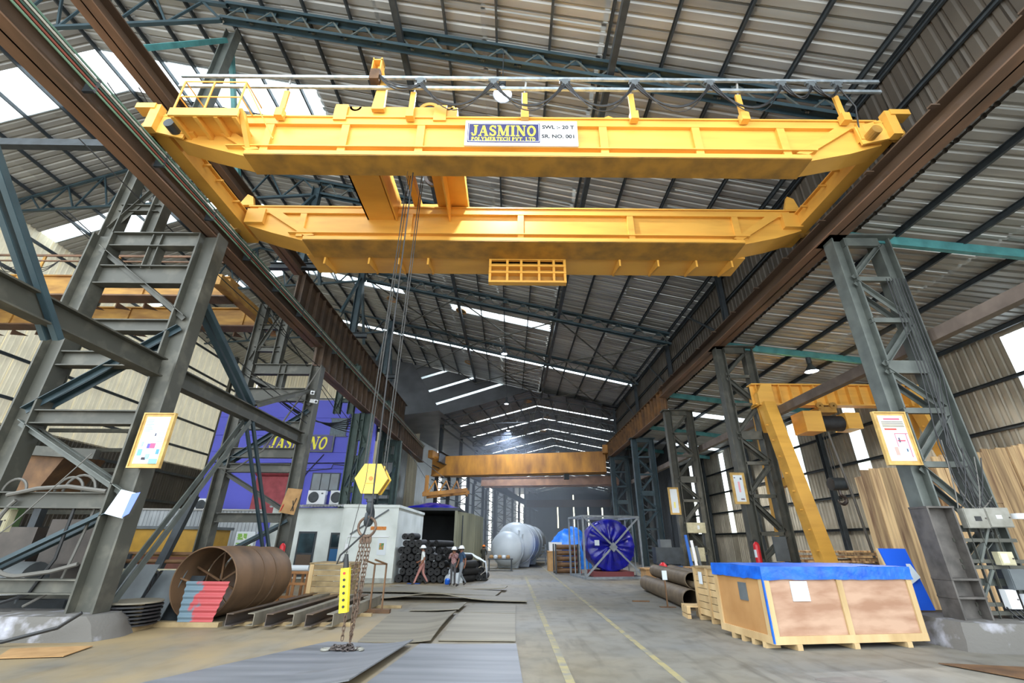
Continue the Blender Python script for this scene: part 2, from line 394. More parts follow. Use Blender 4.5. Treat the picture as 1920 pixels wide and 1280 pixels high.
# ---- clerestory wall above the right runway
def vsheet(L, W, n=3, h=.04):
    mb = sheet_mesh('s', L, W, n, h)          # x up
    mb.v = [(z, y, x) for (x, y, z) in mb.v]; return mb
wr = struct('wall_right_upper', label='dull brown cladding between the crane rail and the roof')
cme = mesh('wall_sheet', vsheet(3.5, 1.02), CLADB)
for j in range(42): inst('wall_sheet', cme, wr, Matrix.Translation((10.78, 4 + j, 10.9)))
for z in (11.5, 13.0, 14.4):
    part('girt', MB().ch((10.7, 4, z), (10.7, 46, z), .16, .08, .012), DARK, wr)
for y in (11.3, 19.7, 28, 36.5, 45):
    part('upper_post', MB().ib((10.55, y, 11.0), (10.55, y, 14.6), .25, .2, .015, .012, (0, 1, 0)), DARK, wr)
    part('brace', MB().bar((10.5, y + .2, 11.2), (10.5, y + 4.2, 14.3), .08, .08), DARK, wr)
# ---- lean-to roof on the right
XL0, XL1, ZL0, ZL1 = 10.2, 19.7, 11.05, 9.9
cl = struct('ceiling.002', label='pale corrugated lean-to roof to the right of the columns')
aL = math.atan((ZL0 - ZL1) / (XL1 - XL0)); LL = (XL1 - XL0) / 2 / math.cos(aL)
lme = mesh('roof_sheet', sheet_mesh('s', LL + .1, 1.04), GALV); lsk = mesh('skylight_sheet', sheet_mesh('s', LL + .1, 1.04), SKYL)
for j in range(52):
    for k in range(2):
        x = XL0 + k * (XL1 - XL0) / 2
        sk = j in (28, 38) and True
        inst('skylight_sheet' if sk else 'roof_sheet', lsk if sk else lme, cl, Matrix.Translation((x, 4 + j, ZL0 - (x - XL0) * math.tan(aL))) @ Matrix.Rotation(aL, 4, 'Y'))
for x in (11.9, 13.9, 15.9, 17.9, 19.4):
    z = ZL0 - (x - XL0) * math.tan(aL) - .1
    part('purlin', MB().ch((x, 4, z), (x, 56, z), .2, .08, .012), DARK, cl)
# ---- outer wall of the lean-to
wo = struct('wall_right', label='corrugated outer wall with bright translucent strips')
XW = 19.75; STRIPS = (15.9, 25.5, 31.6, 35.0, 43.0, 50.4)
wme = mesh('wall_sheet', vsheet(9.9, .96, 3, .06), CLAD)
wyt = mesh('translucent_strip', vsheet(3.45, .93, 3, .05), SKYL); wyy = mesh('translucent_strip', vsheet(3.45, .93, 3, .05), SKYY)
y = 3.0; ends = [3.0]
seg = sorted(STRIPS)
y = 3.0
while y < 56:
    hit = [q for q in seg if y <= q < y + .96]
    if hit:
        inst('translucent_strip', wyt, wo, Matrix.Translation((XW, y, 6.2))); inst('translucent_strip', wyy, wo, Matrix.Translation((XW, y, 2.75)))
        mb = MB().box(XW, XW + .04, y, y + .96, 0, 2.75); part('wall_base', mb, CLAD, wo)
        mb = MB().box(XW, XW + .04, y, y + .96, 9.65, 9.9); part('wall_base', mb, CLAD, wo)
        y += .96
    else:
        inst('wall_sheet', wme, wo, Matrix.Translation((XW, y, 0))); y += .96
for z in (2.7, 4.5, 6.2, 8.0):
    part('girt', MB().ch((XW - .1, 3, z), (XW - .1, 56, z), .14, .1, .012), DARK, wo)
for y in (9.5, 19.3, 28.2, 37.6, 46.5):
    part('wall_post', MB().ib((XW - .35, y, 0), (XW - .35, y, 9.75), .3, .25, .02, .015, (0, 1, 0)), DARK, wo)
# ---- far hall: turned about ten degrees to the right
HB = math.radians(10.2); BO = V((2.0, 45.5, 0)); BD = V((math.sin(HB), math.cos(HB), 0)); BN = V((math.cos(HB), -math.sin(HB), 0))
def bp(n, d, z=0): return BO + BN * n + BD * d + UP * z
BH, BZE, BZR, BL = 9.5, 14.3, 16.5, 84
aB = math.atan((BZR - BZE) / BH); LB = BH / math.cos(aB)
cb = struct('ceiling.003', label='dark gabled roof of the far hall striped by skylights')
FARG = pm('far roof sheet', '#74767a', '#5f6165', .55, .15, scale=.6, rnd=.08)
fme = mesh('roof_sheet', sheet_mesh('s', LB + .1, 2.78, 6), FARG); fsk = mesh('skylight_sheet', sheet_mesh('s', LB * .92, .32, 1, .03), SKYL)
RB = Matrix.Rotation(-HB, 4, 'Z')
NB = 14; PB = BL / NB
for i in range(NB):
    for q in range(2):
        for sg in (1, -1):
            b = bp(0, i * PB + q * 2.81, BZR)
            M = Matrix.Translation(b) @ RB @ (Matrix.Rotation(aB, 4, 'Y') if sg > 0 else Matrix.Diagonal((-1, 1, 1, 1)) @ Matrix.Rotation(aB, 4, 'Y'))
            inst('roof_sheet', fme, cb, M)
    for sg in (1, -1):
        M = Matrix.Translation(bp(0, i * PB + 5.65, BZR - .02)) @ RB @ (Matrix.Rotation(aB, 4, 'Y') if sg > 0 else Matrix.Diagonal((-1, 1, 1, 1)) @ Matrix.Rotation(aB, 4, 'Y'))
        inst('skylight_sheet', fsk, cb, M @ Matrix.Translation((.3, 0, 0)))
for n_ in [-9.2 + 1.84 * i for i in range(11)]:
    z = BZR - abs(n_) * math.tan(aB) - .1
    part('purlin', MB().bar(bp(n_, 0, z), bp(n_, BL, z), .07, .18), DARK, cb)
# sloping closure between the end of the near roof and the far gable, with three slanted skylights
clo = struct('ceiling.004', label='sloping closure with slanted skylights where the two roofs meet')
tl0, tl1 = bp(-9.6, .5, BZE - .1), rp_(-12.0, 46.2, -.05); tr0 = bp(.2, .2, BZR + .1); tr1 = tl1
def cl_l(t): return lerp(tl0, tl1, t)
def cl_r(t): return lerp(rp_(1.9, 46.1, -.05), tl1, t)
ts = [0, .2, .235, .43, .465, .68, .715, .97]
for k in range(len(ts) - 1):
    a, b = ts[k], ts[k + 1]; sk = k % 2 == 1
    part('skylight_sheet' if sk else 'roof_sheet', MB().prism([cl_l(a), cl_r(a), cl_r(b), cl_l(b)], (0, .03, 0)), SKYL if sk else FARG, clo)
part('roof_sheet', MB().prism([tl0, tr0, rp_(1.9, 46.1, -.05)], (0, .03, 0)), FARG, clo)
part('roof_sheet', MB().prism([tl0, tl1, rp_(-21, 47.5, -.05), bp(-18, -4, 13.4)], (0, .03, 0)), FARG, clo)
part('fascia', MB().prism([tr0, bp(9.6, .2, BZE - .3), rp_(10.8, 46.1, -.02), rp_(1.9, 46.1, -.02)], (0, .03, 0)), FARG, clo)
wb = struct('wall_back', label='dark end wall of the far hall with narrow lit strips')
mb = MB(); part('wall_sheet', MB().prism([bp(-13, BL, 0), bp(13, BL, 0), bp(13, BL, BZE), bp(0, BL, BZR), bp(-13, BL, BZE)], BD * .1), CLADD, wb)
for n_, z0, z1 in ((-4.2, 5.2, 10.5), (.1, 4.2, 10.7), (.1, 12.3, 13.5), (3.9, 5.0, 10.8), (7.6, 5.5, 10.2)):
    part('translucent_strip', MB().prism([bp(n_ - .16, BL - .05, z0), bp(n_ + .16, BL - .05, z0), bp(n_ + .16, BL - .05, z1), bp(n_ - .16, BL - .05, z1)], -BD * .03), pm('lit window strip', '#f2f7e2', emit=2.2), wb)
wrb = struct('wall_right_far', label='dark cladding along the right of the far hall')
dme = mesh('wall_sheet', vsheet(14.3, 2.6, 6), CLADD)
for i in range(33):
    inst('wall_sheet', dme, wrb, Matrix.Translation(bp(13.0, i * 2.6 - 2, 0)) @ RB)
wlf = struct('wall_left_far', label='cladding beyond the far lattice columns on the left')
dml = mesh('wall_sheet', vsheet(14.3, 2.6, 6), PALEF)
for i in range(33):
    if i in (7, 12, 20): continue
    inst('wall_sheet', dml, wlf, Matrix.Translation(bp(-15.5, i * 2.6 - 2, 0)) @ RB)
part('roof_sheet', MB().prism([bp(-15.6, -2, 13.6), bp(-9.3, -2, 14.2), bp(-9.3, BL, 14.2), bp(-15.6, BL, 13.6)], (0, 0, .05)), FARG, wlf)
part('roof_sheet', MB().prism([bp(13.1, 0, 13.6), bp(9.3, 0, 14.2), bp(9.3, BL, 14.2), bp(13.1, BL, 13.6)], (0, 0, .05)), FARG, wrb)
# ---- side bay on the left
wl_ = struct('wall_left', label='cream corrugated wall of the side bay')
lme2 = mesh('wall_sheet', vsheet(12.8, 1.02), GALVL); lme3 = mesh('wall_sheet', vsheet(8.5, 1.02), CLADB); lsy = mesh('translucent_strip', vsheet(6, 1.02), SKYL)
for j in range(50): 
    inst('wall_sheet', lme2, wl_, Matrix.Translation((-32.2, 4 + j, 8.4))); inst('wall_sheet', lme3, wl_, Matrix.Translation((-32.2, 4 + j, 0)))
for z in (2.5, 5, 7.5, 10, 12.5, 15, 17.5, 20):
    part('girt', MB().ch((-32.0, 4, z), (-32.0, 54, z), .2, .1, .012), DARK, wl_)
for y in (12, 21, 30, 39, 48):
    part('wall_post', MB().ib((-31.6, y, 0), (-31.6, y, 21), .4, .3, .02, .015, (0, 1, 0)), STL, wl_)
wlb = struct('wall_left_back', label='cream end wall of the side bay')
ebm = mesh('wall_sheet', sheet_mesh('s', 24, 1.02), GALVL)
for j in range(21):
    x = -32 + j
    zt = min(roofz(x), 22.5)
    inst('wall_sheet', ebm, wlb, Matrix.Translation((x + 1.0, 54, 0)) @ Matrix.Rotation(-PI / 2, 4, 'Y') @ Matrix.Rotation(PI / 2, 4, 'X'))
for x in (-27, -21.5, -16):
    part('translucent_strip', MB().box(x, x + .8, 53.86, 53.9, 3, 17), SKYL, wlb)
NTH = 'first second third fourth fifth sixth seventh eighth ninth tenth eleventh twelfth thirteenth fourteenth'.split()
# ------------------------------------------------------------------ trestle columns, girders, trusses
YL_ = [11.4, 20.1, 28.8, 37.5]
ordn = ['nearest', 'second', 'third', 'fourth']
TEALG = pm('green grey steel', '#42544e', '#35453f', .55, scale=2.5)
def trestle_left(i, Y):
    t = thing('lattice_column', f'{"grey" if i < 2 else "narrow green grey"} steel trestle on the left, {ordn[i]} from the camera, under the girder', 'column', (-10.8, Y, 0), group='left trestle columns')
    top = 10.45 if i == 0 else 9.5
    xi, xo = (-9.25, -12.5) if i < 2 else (-9.35, (-10.1 if i == 2 else -10.75))
    xu, xv = (-11.35, -12.6) if i < 2 else (-10.6, -11.5)
    STL = globals()['STL'] if i < 2 else TEALG
    lw = .62 if i == 0 else .5
    for x, nm in ((xi, 'inner'), (xo, 'outer')):
        mb = MB().ib((x, Y, .45), (x, Y, top), lw, .46, .05, .035, (1, 0, 0))
        part('leg', mb, STL, t)
    for z, h in ((top - .2, .5), (top - 1.45, .62), (7.35 if i == 0 else 6.6, .36), (6.35 if i == 0 else 5.4, .42), (4.75, .36), (2.75, .36), (.95, .3)):
        part('strut', MB().ib((xo + .3, Y - .05, z), (xi - .3, Y - .05, z), h, .3, .03, .025), STL, t)
    part('post', MB().ib(((xi + xo) / 2, Y, top - 1.2), ((xi + xo) / 2, Y, top), .3, .3, .03, .025, (1, 0, 0)), STL, t)
    for (xa, za, xb, zb, m) in ((xo, 4.9, xi, 7.3, TEAL), (xi, 2.65, xo, .9, TEAL), (xo, top - .5, xi, 7.6, STL), (xo, 4.6, xi, 2.9, STLR if i == 0 else STL)):
        for dy in (-.16, .16):
            part('diagonal', MB().ang((xa, Y + dy, za), (xb, Y + dy, zb), .14, .018, (0, 1, 0)), m, t)
    # upper tower carrying the valley beam, and the teal post to the roof
    for x in (xu, xv):
        part('upper_leg', MB().ib((x, Y + .1, top), (x, Y + .1, 14.6 if i == 0 else 12.9), .42, .34, .035, .03, (1, 0, 0)), STL, t)
    for z in ([11.6, 13.1, 14.4] if i == 0 else [10.4, 11.6, 12.8]):
        part('upper_strut', MB().ib((xv, Y + .1, z), (xu, Y + .1, z), .26, .22, .02, .02), STL, t)
    part('upper_diagonal', MB().ang((xv, Y, top + .3), (xu, Y, 13), .12, .015, (0, 1, 0)), STL, t)
    part('upper_diagonal', MB().ang((xv, Y + .2, 13.1), (xu, Y + .2, top + 1.0), .12, .015, (0, 1, 0)), STL, t)
    part('roof_post', MB().ib((-11.35, Y + .1, 15.35), (-11.35, Y + .1, 20.6), .45, .35, .035, .03, (1, 0, 0)), STLR if i == 0 else TEAL, t)
    part('head_beam', MB().ib((-12.9, Y + .1, 15.2), (-10.3, Y + .1, 15.2), .35, .3, .03, .025), DARK, t)
    for s in (1, -1):
        part('knee_brace', MB().ang((-11.35, Y + .1 + s * .2, 19.8), (-11.35, Y + .1 + s * 2.6, 15.6), .16, .02, (1, 0, 0)), TEALB if i == 0 else TEAL, t)
    return t
for i, Y in enumerate(YL_): trestle_left(i, Y)
def pedestal(x0, x1, y0, y1, z, label):
    def f(a, b): return None
    bm = MB(); n = 10
    poly = []
    for k in range(28):
        a = 2 * PI * k / 28; cx, sy = math.cos(a), math.sin(a)
        q = max(abs(cx), abs(sy)) ** -.75
        poly.append(((x0 + x1) / 2 + (x1 - x0) / 2 * cx * q, (y0 + y1) / 2 + (y1 - y0) / 2 * sy * q))
    rings = []
    for h, sc in ((0, 1.06), (z * .35, 1.03), (z * .7, .99), (z, .93), (z * 1.03, .6), (z * 1.04, .05)):
        rings.append([V(((x0 + x1) / 2 + (px - (x0 + x1) / 2) * sc * (1 + .05 * noise.noise(V((px * 2, py * 2, h * 4)))), (y0 + y1) / 2 + (py - (y0 + y1) / 2) * sc * (1 + .05 * noise.noise(V((py * 2, px * 2, h * 4)))), h)) for px, py in poly])
    m = MB(); vs = [p for r in rings for p in r]
    m.add(vs, [(a * 28 + b, a * 28 + (b + 1) % 28, (a + 1) * 28 + (b + 1) % 28, (a + 1) * 28 + b) for a in range(5) for b in range(28)])
    solo('concrete_pedestal', label, 'pedestal', m, CONC, smooth=True)
pedestal(-13.6, -8.5, 10.75, 12.05, .44, 'long grey concrete plinth under the nearest left trestle')
for k, Y in enumerate(YL_[1:]):
    for x, w in (((-9.25, 'inner'), (-12.5, 'outer')) if k == 0 else ((-9.35, 'inner'), (-10.1 if k == 1 else -10.75, 'outer'))):
        pedestal(x - .34, x + .34, Y - .45, Y + .45, .4, f'small concrete footing under the {w} leg of the {ordn[k + 1]} left trestle')
# bay bracing in the plane of the inner legs
BEAMS = [(4.0, 11.1, 6.05), (11.7, 19.8, 6.0)]
for k, (a, b, z) in enumerate(BEAMS):
    tag_ = ['ahead of the nearest trestle', 'between the nearest and second trestles', 'between the second and third trestles'][k]
    solo('bracing_beam', f'dark steel bracing beam on the left running along {tag_}', 'beam', MB().ib((-9.3, a, z), (-9.3, b, z), .5, .34, .035, .03), STL, 'left bracing beams')
    if k == 2: continue
    g = thing('bay_bracing', f'grey and teal braces of the left bay {tag_}', 'bracing', (-9.3, (a + b) / 2, 0), group='left bay braces')
    mid = (a + b) / 2 - .2
    for dy in (-.12, .12):
        if k == 0:
            part('brace', MB().ang((-9.3 + dy, 5.6, 8.5), (-9.3 + dy, 8.3, 5.6), .12, .018, (1, 0, 0)), TEAL, g); continue
        part('brace', MB().ang((-9.3 + dy, a, .35), (-9.3 + dy, mid - .1, z - .3), .17, .02, (1, 0, 0)), STLR, g)
        part('brace', MB().ang((-9.3 + dy, b - .2, .45), (-9.3 + dy, mid + .1, z - .3), .14, .02, (1, 0, 0)), TEAL, g)
        part('brace', MB().ang((-9.3 + dy, a, 8.4), (-9.3 + dy, mid - .1, z + .3), .15, .02, (1, 0, 0)), TEAL, g)
        part('brace', MB().ang((-9.3 + dy, b, 8.2), (-9.3 + dy, mid + .1, z + .3), .13, .02, (1, 0, 0)), STL, g)
# ---- right trestles, narrower, with zigzag lacing
YR_ = [11.4, 19.9, 28.0, 36.5, 45.0]
def trestle_right(i, Y):
    o = ['nearest', 'second', 'third', 'fourth', 'fifth'][i]
    t = thing('lattice_column', f'narrow laced steel column on the right, {o} from the camera', 'column', (10.6, Y, 0), group='right laced columns')
    top = 10.5 if i < 2 else 9.6
    m = STLR if i == 0 else (STL if i < 3 else TEAL)
    for x in (9.95, 11.3):
        part('leg', MB().ib((x, Y, .3), (x, Y, top), .42, .4, .04, .03, (1, 0, 0)), m, t)
    zs = [top - .1, top - 1.45, top - 2.8, top - 4.2, top - 5.4, top - 6.75, top - 8.2, top - 9.3]
    zs = [z for z in zs if z > .5]
    for k, z in enumerate(zs):
        part('strut', MB().ch((10.1, Y - .14, z), (11.15, Y - .14, z), .36 if k in (0, 3) else .14, .12, .018), m, t)
        if k + 1 < len(zs):
            xa, xb = (11.2, 10.05) if k % 2 == 0 else (10.05, 11.2)
            for dy in (-.17, .15):
                part('diagonal', MB().ang((xa, Y + dy, z - .08), (xb, Y + dy, zs[k + 1] + .08), .11, .016, (0, 1, 0)), m, t)
    part('cap_plate', MB().box(9.6, 11.6, Y - .35, Y + .35, top, top + .06), m, t)
    if i == 0:   # welded reinforcement round the foot of the inner leg
        rm = pm('weathered base steel', '#5f5a56', '#43403d', .6, .1, scale=4)
        part('base_stiffener', MB().ib((9.82, Y - .28, .3), (9.82, Y - .28, 2.75), .62, .5, .04, .04, (1, 0, 0)), rm, t)
        for z in (2.72, 1.25, .9):
            part('base_plate', MB().box(9.5, 10.14, Y - .54, Y - .03, z, z + .04), rm, t)
    return t
for i, Y in enumerate(YR_): trestle_right(i, Y)
pedestal(9.15, 11.9, 10.5, 12.2, .5, 'whitewashed concrete pedestal under the nearest right column')
for k, Y in enumerate(YR_[1:4]): pedestal(9.5, 11.8, Y - .5, Y + .5, .35, f'concrete footing under the {ordn[k + 1]} right column')
# ---- runway girders with rails
def girder(name, label, x, y0, y1, z0, z1, fw, m, ribs=0, rail=True, mf=None, grp='runway girders'):
    t = thing('runway_girder', label, 'girder', (x, (y0 + y1) / 2, z0), group=grp)
    part('web', MB().box(x - .02, x + .02, y0, y1, z0, z1), m, t)
    part('bottom_flange', MB().box(x - fw / 2, x + fw / 2, y0, y1, z0, z0 + .04), mf or RUSTF, t)
    part('top_flange', MB().box(x - fw / 2, x + fw / 2, y0, y1, z1 - .04, z1), m, t)
    if rail: part('rail', MB().box(x - .04, x + .04, y0, y1, z1, z1 + .1), RAILM, t)
    if ribs:
        y = y0 + .3
        while y < y1 - .1:
            part('stiffener', MB().box(x - fw / 2 + .04, x + fw / 2 - .04, y, y + .03, z0 + .04, z1 - .04), m, t); y += ribs
    return t
girder('g', 'brown runway girder overhead on the left, nearest span with cable bundle beside it', -9.5, 3.5, 20.1, 10.5, 11.15, .6, RUSTG)
girder('g', 'deep ribbed brown runway girder on the left, span beyond the second trestle', -9.5, 20.1, 37.5, 9.55, 11.15, .55, RUSTG, .9)
girder('g', 'deep ribbed runway girder on the left, far span reaching the orange bridge', -9.3, 37.5, 47.5, 9.3, 11.0, .55, RUSTG, .9)
gr = girder('g', 'brown runway girder overhead on the right above the laced columns', 9.85, 3.5, 28.0, 10.5, 11.1, .6, RUSTG)
for k in range(12):
    part('rail_clip', MB().box(9.38, 9.58, 5 + k * 2, 5.12 + k * 2, 10.98, 11.02), RUSTG, gr)
girder('g', 'ribbed rusty runway girder on the right beyond the third column', 9.95, 28.0, 46.5, 9.6, 11.1, .5, pm('rib rust', '#85603a', '#5a4230', .65, scale=1.5), .75)
girder('g', 'high brown valley beam on the left above the runway, nearest span', -11.2, 3.5, 20.1, 14.6, 15.2, .55, RUSTG, rail=False, grp='valley beams')
girder('g', 'deep ribbed brown valley beam on the left, far span', -11.2, 20.1, 46, 13.0, 14.9, .5, RUSTG, .95, rail=False, grp='valley beams')
# conductor cables alongside the left runway
cb_ = thing('conductor_bundle', 'bundle of green and red conductor bars along the left runway girder', 'cable', (-9.1, 20, 11.1))
for k, (dz, c) in enumerate(((.0, '#6f8f78'), (.09, '#8a4b40'), (.18, '#3f5a50'), (.27, '#b7b3a8'), (.36, '#5f7f70'))):
    part('conductor_bar', MB().tube([(-9.02, 3.6, 10.72 + dz * .9), (-9.02, 20, 10.72 + dz * .9), (-9.02, 47, 10.65 + dz * .9)], .026, 5), pm('conductor' + str(k), c, None, .5), cb_)
for k in range(20):
    part('bracket', MB().box(-9.25, -9.0, 4.5 + 2.1 * k, 4.56 + 2.1 * k, 10.66, 11.06), DARK, cb_)
# ---- longitudinal rail in the lean-to and teal rafters
ct = solo('crane_track', 'brown box rail running along inside the laced columns on the right', 'beam', MB().bar((11.75, 4, 7.25), (11.75, 45, 7.25), .26, .34), pm('track brown', '#6f6258', '#564b43', .6, scale=2))
for i, Y in enumerate(YR_):
    o = ['nearest', 'second', 'third', 'fourth', 'fifth'][i]
    solo('teal_rafter', f'teal rafter under the lean-to roof from the {o} right column', 'rafter', MB().ch((10.1, Y, 10.72), (19.6, Y, 9.62), .3, .15, .02), TEALB, 'lean-to rafters')
# ---- roof trusses over the crane hall
def truss(i, s, label):
    t = thing('roof_truss', label, 'truss', tuple(rp_(0, s, -1)), group='roof trusses')
    m = TEAL
    A = rp_(10.4, s, -.28); Bt = rp_(-11.3, s, -.28); A2 = rp_(10.4, s, -1.0); B2 = rp_(-11.3, s, -1.15)
    for dy in (-.07, .07):
        d = V((0, dy, 0))
        part('top_chord', MB().ang(A + d, Bt + d, .14, .018, UP, 1 if dy > 0 else -1), m, t)
        part('bottom_chord', MB().ang(A2 + d, B2 + d, .14, .018, UP, 1 if dy > 0 else -1), m, t)
    n = 17
    for k in range(n):
        p = lerp(A2, B2, (k + .02) / n); q = lerp(A, Bt, (k + .5) / n); r = lerp(A2, B2, (k + 1) / n)
        mb = MB().bar(p, q, .06, .06).bar(q, r, .06, .06)
        part('web', mb, STLR, t)
        if i < 3:
            part('gusset', MB().box(q.x - .2, q.x + .2, q.y - .012, q.y + .012, q.z - .26, q.z - .02), m, t)
            part('gusset', MB().box(r.x - .2, r.x + .2, r.y - .012, r.y + .012, r.z + .02, r.z + .24), m, t)
    # left part: level tie under the rising slope, to the ridge and down again
    L0 = V((-11.3, Bt.y, B2.z - .05)); L1 = V((-31.5, Bt.y + 20 * sh(s), B2.z - .05))
    part('tie', MB().bar(L0, L1, .14, .14), m, t)
    top = lambda x: V((x, s + sh(s) * (10.6 - x), roofz(x) - .28))
    part('top_chord', MB().bar(top(-11.3), top(-21), .14, .14).bar(top(-21), top(-31.5), .14, .14), m, t)
    for k in range(9):
        x0 = -11.3 - k * 2.2; x1 = x0 - 1.1; x2 = x0 - 2.2
        mb = MB().bar(lerp(L0, L1, k * 2.2 / 20.2), top(x1), .08, .08).bar(top(x1), lerp(L0, L1, min(1, (k + 1) * 2.2 / 20.2)), .08, .08)
        part('web', mb, m, t)
    return t
TS = (9.7, 18.3, 26.8, 35.0)
for i, s in enumerate(TS):
    truss(i, s, f'teal lattice roof truss, {ordn[i]} from the camera, below the sloping roof')
for k, x in enumerate((-4.1, 3.2)):
    w = ['left of the hanging lamp', 'right of the hanging lamp'][k]
    mb = MB()
    for a, b in zip((7, 18, 27, 35, 46), (18, 27, 35, 46)): mb.bar(rp_(x, a, -.75), rp_(x, b, -.75), .2, .26)
    solo('roof_tie', f'long dark lengthwise tie of the roof, {w}', 'tie', mb, DARK, 'roof ties')
for k in range(2):
    for (xa, xb, nm_) in ((-11.2, -4.1, 'left'), (-4.1, 3.2, 'middle'), (3.2, 10.2, 'right')):
        g = thing('cross_brace', f'{nm_} pair of crossed rods between the {["third and fourth roof trusses", "fourth truss and the far gable"][k]}', 'bracing', tuple(rp_((xa + xb) / 2, TS[2 + 0] + 4, -1.1)) if k == 0 else tuple(rp_((xa + xb) / 2, TS[3] + 4, -1.1)), group='roof cross braces')
        sa, sb = ((TS[2], TS[3]) if k == 0 else (TS[3], 45))
        part('rod', MB().bar(rp_(xa, sa, -1.02), rp_(xb, sb, -1.02), .07, .07), STL, g)
        part('rod', MB().bar(rp_(xb, sa, -1.06), rp_(xa, sb, -1.06), .07, .07), STL, g)
# thin hanging rods under the purlins of the nearest bay
# ---- far hall columns and trusses
def far_col(n_, d, m, wide, root=None):
    p = bp(n_, d); q = BN * wide; t = MB()
    return p, q
def make_far_column():
    t = thing('lattice_column', 'dark laced column on the left of the far hall, first beyond the orange beam', 'column', (0, 0, 0), group='far hall left columns')
    for x in (-.7, .7): part('leg', MB().ib((x, 0, 0), (x, 0, 9.3), .35, .3, .03, .03, (1, 0, 0)), DARK, t)
    mb = MB(); 
    for k in range(8):
        z = .5 + k * 1.1
        mb.bar((-.7, 0, z), (.7, 0, z), .1, .1); a, b = ((-.7, .7) if k % 2 else (.7, -.7)); mb.bar((a, 0, z), (b, 0, z + 1.1), .09, .09)
    part('lacing', mb, DARK, t); part('upper_post', MB().ib((-.5, 0, 9.3), (-.5, 0, 14.1), .4, .3, .03, .03, (1, 0, 0)), DARK, t)
    return t
proto = make_far_column(); first = True
for i in range(10):
    p = bp(-10.2, 3.5 + i * 8)
    if first: proto.matrix_basis = Matrix.Translation(p) @ RB; WM[proto.name] = proto.matrix_basis.copy(); first = False
    else: dup(proto, p, -HB, f'dark laced column on the left of the far hall, {NTH[i]} beyond the orange beam')
rt = dup(proto, bp(10.6, 3.5), -HB, 'dark laced column on the right of the far hall, first beyond the orange beam', 'far hall right columns')
for i in range(1, 10): dup(proto, bp(10.6, 3.5 + i * 8), -HB, f'dark laced column on the right of the far hall, {NTH[i]} beyond the orange beam', 'far hall right columns')
def far_truss():
    t = thing('roof_truss', 'dark thin truss of the far hall, first at the roof junction', 'truss', (0, 0, 0), group='far hall trusses')
    part('chord', MB().bar((-BH, 0, BZE - .35), (0, 0, BZR - .35), .1, .1).bar((0, 0, BZR - .35), (BH, 0, BZE - .35), .1, .1), DARK, t)
    part('tie', MB().bar((-BH, 0, BZE - .9), (BH, 0, BZE - .9), .09, .09).bar((-BH, 0, BZE - .35), (-BH, 0, BZE - .9), .09, .09), DARK, t)
    mb = MB()
    for k in range(12):
        x0 = -BH + k * BH / 6; x1 = x0 + BH / 12; x2 = x0 + BH / 6
        mb.bar((x0, 0, BZE - .9), (x1, 0, BZR - .35 - abs(x1) * math.tan(aB)), .06, .06).bar((x1, 0, BZR - .35 - abs(x1) * math.tan(aB)), (x2, 0, BZE - .9), .06, .06)
    part('web', mb, STL, t); return t
ft = far_truss()
for i in range(NB):
    p = bp(0, 1.0 + i * PB)
    if i == 0: ft.matrix_basis = Matrix.Translation(p) @ RB
    else: dup(ft, p, -HB, f'dark thin truss of the far hall, {NTH[i]} beyond the roof junction')
for sd, w in ((-1, 'left'), (1, 'right')):
    solo('runway_girder', f'long dark runway girder on the {w} of the far hall', 'girder', MB().ib(bp(sd * 9.6, 0, 9.9), bp(sd * 9.6, BL, 9.9), 1.1, .4, .04, .04), DARK, 'far hall runways')
    solo('eave_beam', f'dark lattice eave beam on the {w} of the far hall', 'beam', MB().bar(bp(sd * 9.6, 0, 13.9), bp(sd * 9.6, BL, 13.9), .15, .15).bar(bp(sd * 9.6, 0, 13.0), bp(sd * 9.6, BL, 13.0), .15, .15), DARK, 'far hall eave beams')
for k in range(6):
    solo('wall_rail', f'dark level rail between the far left columns, {NTH[k]} from the floor', 'rail', MB().bar(bp(-10.2, 0, 2 + k * 1.4), bp(-10.2, BL, 2 + k * 1.4), .08, .1), DARK, 'far hall side rails')
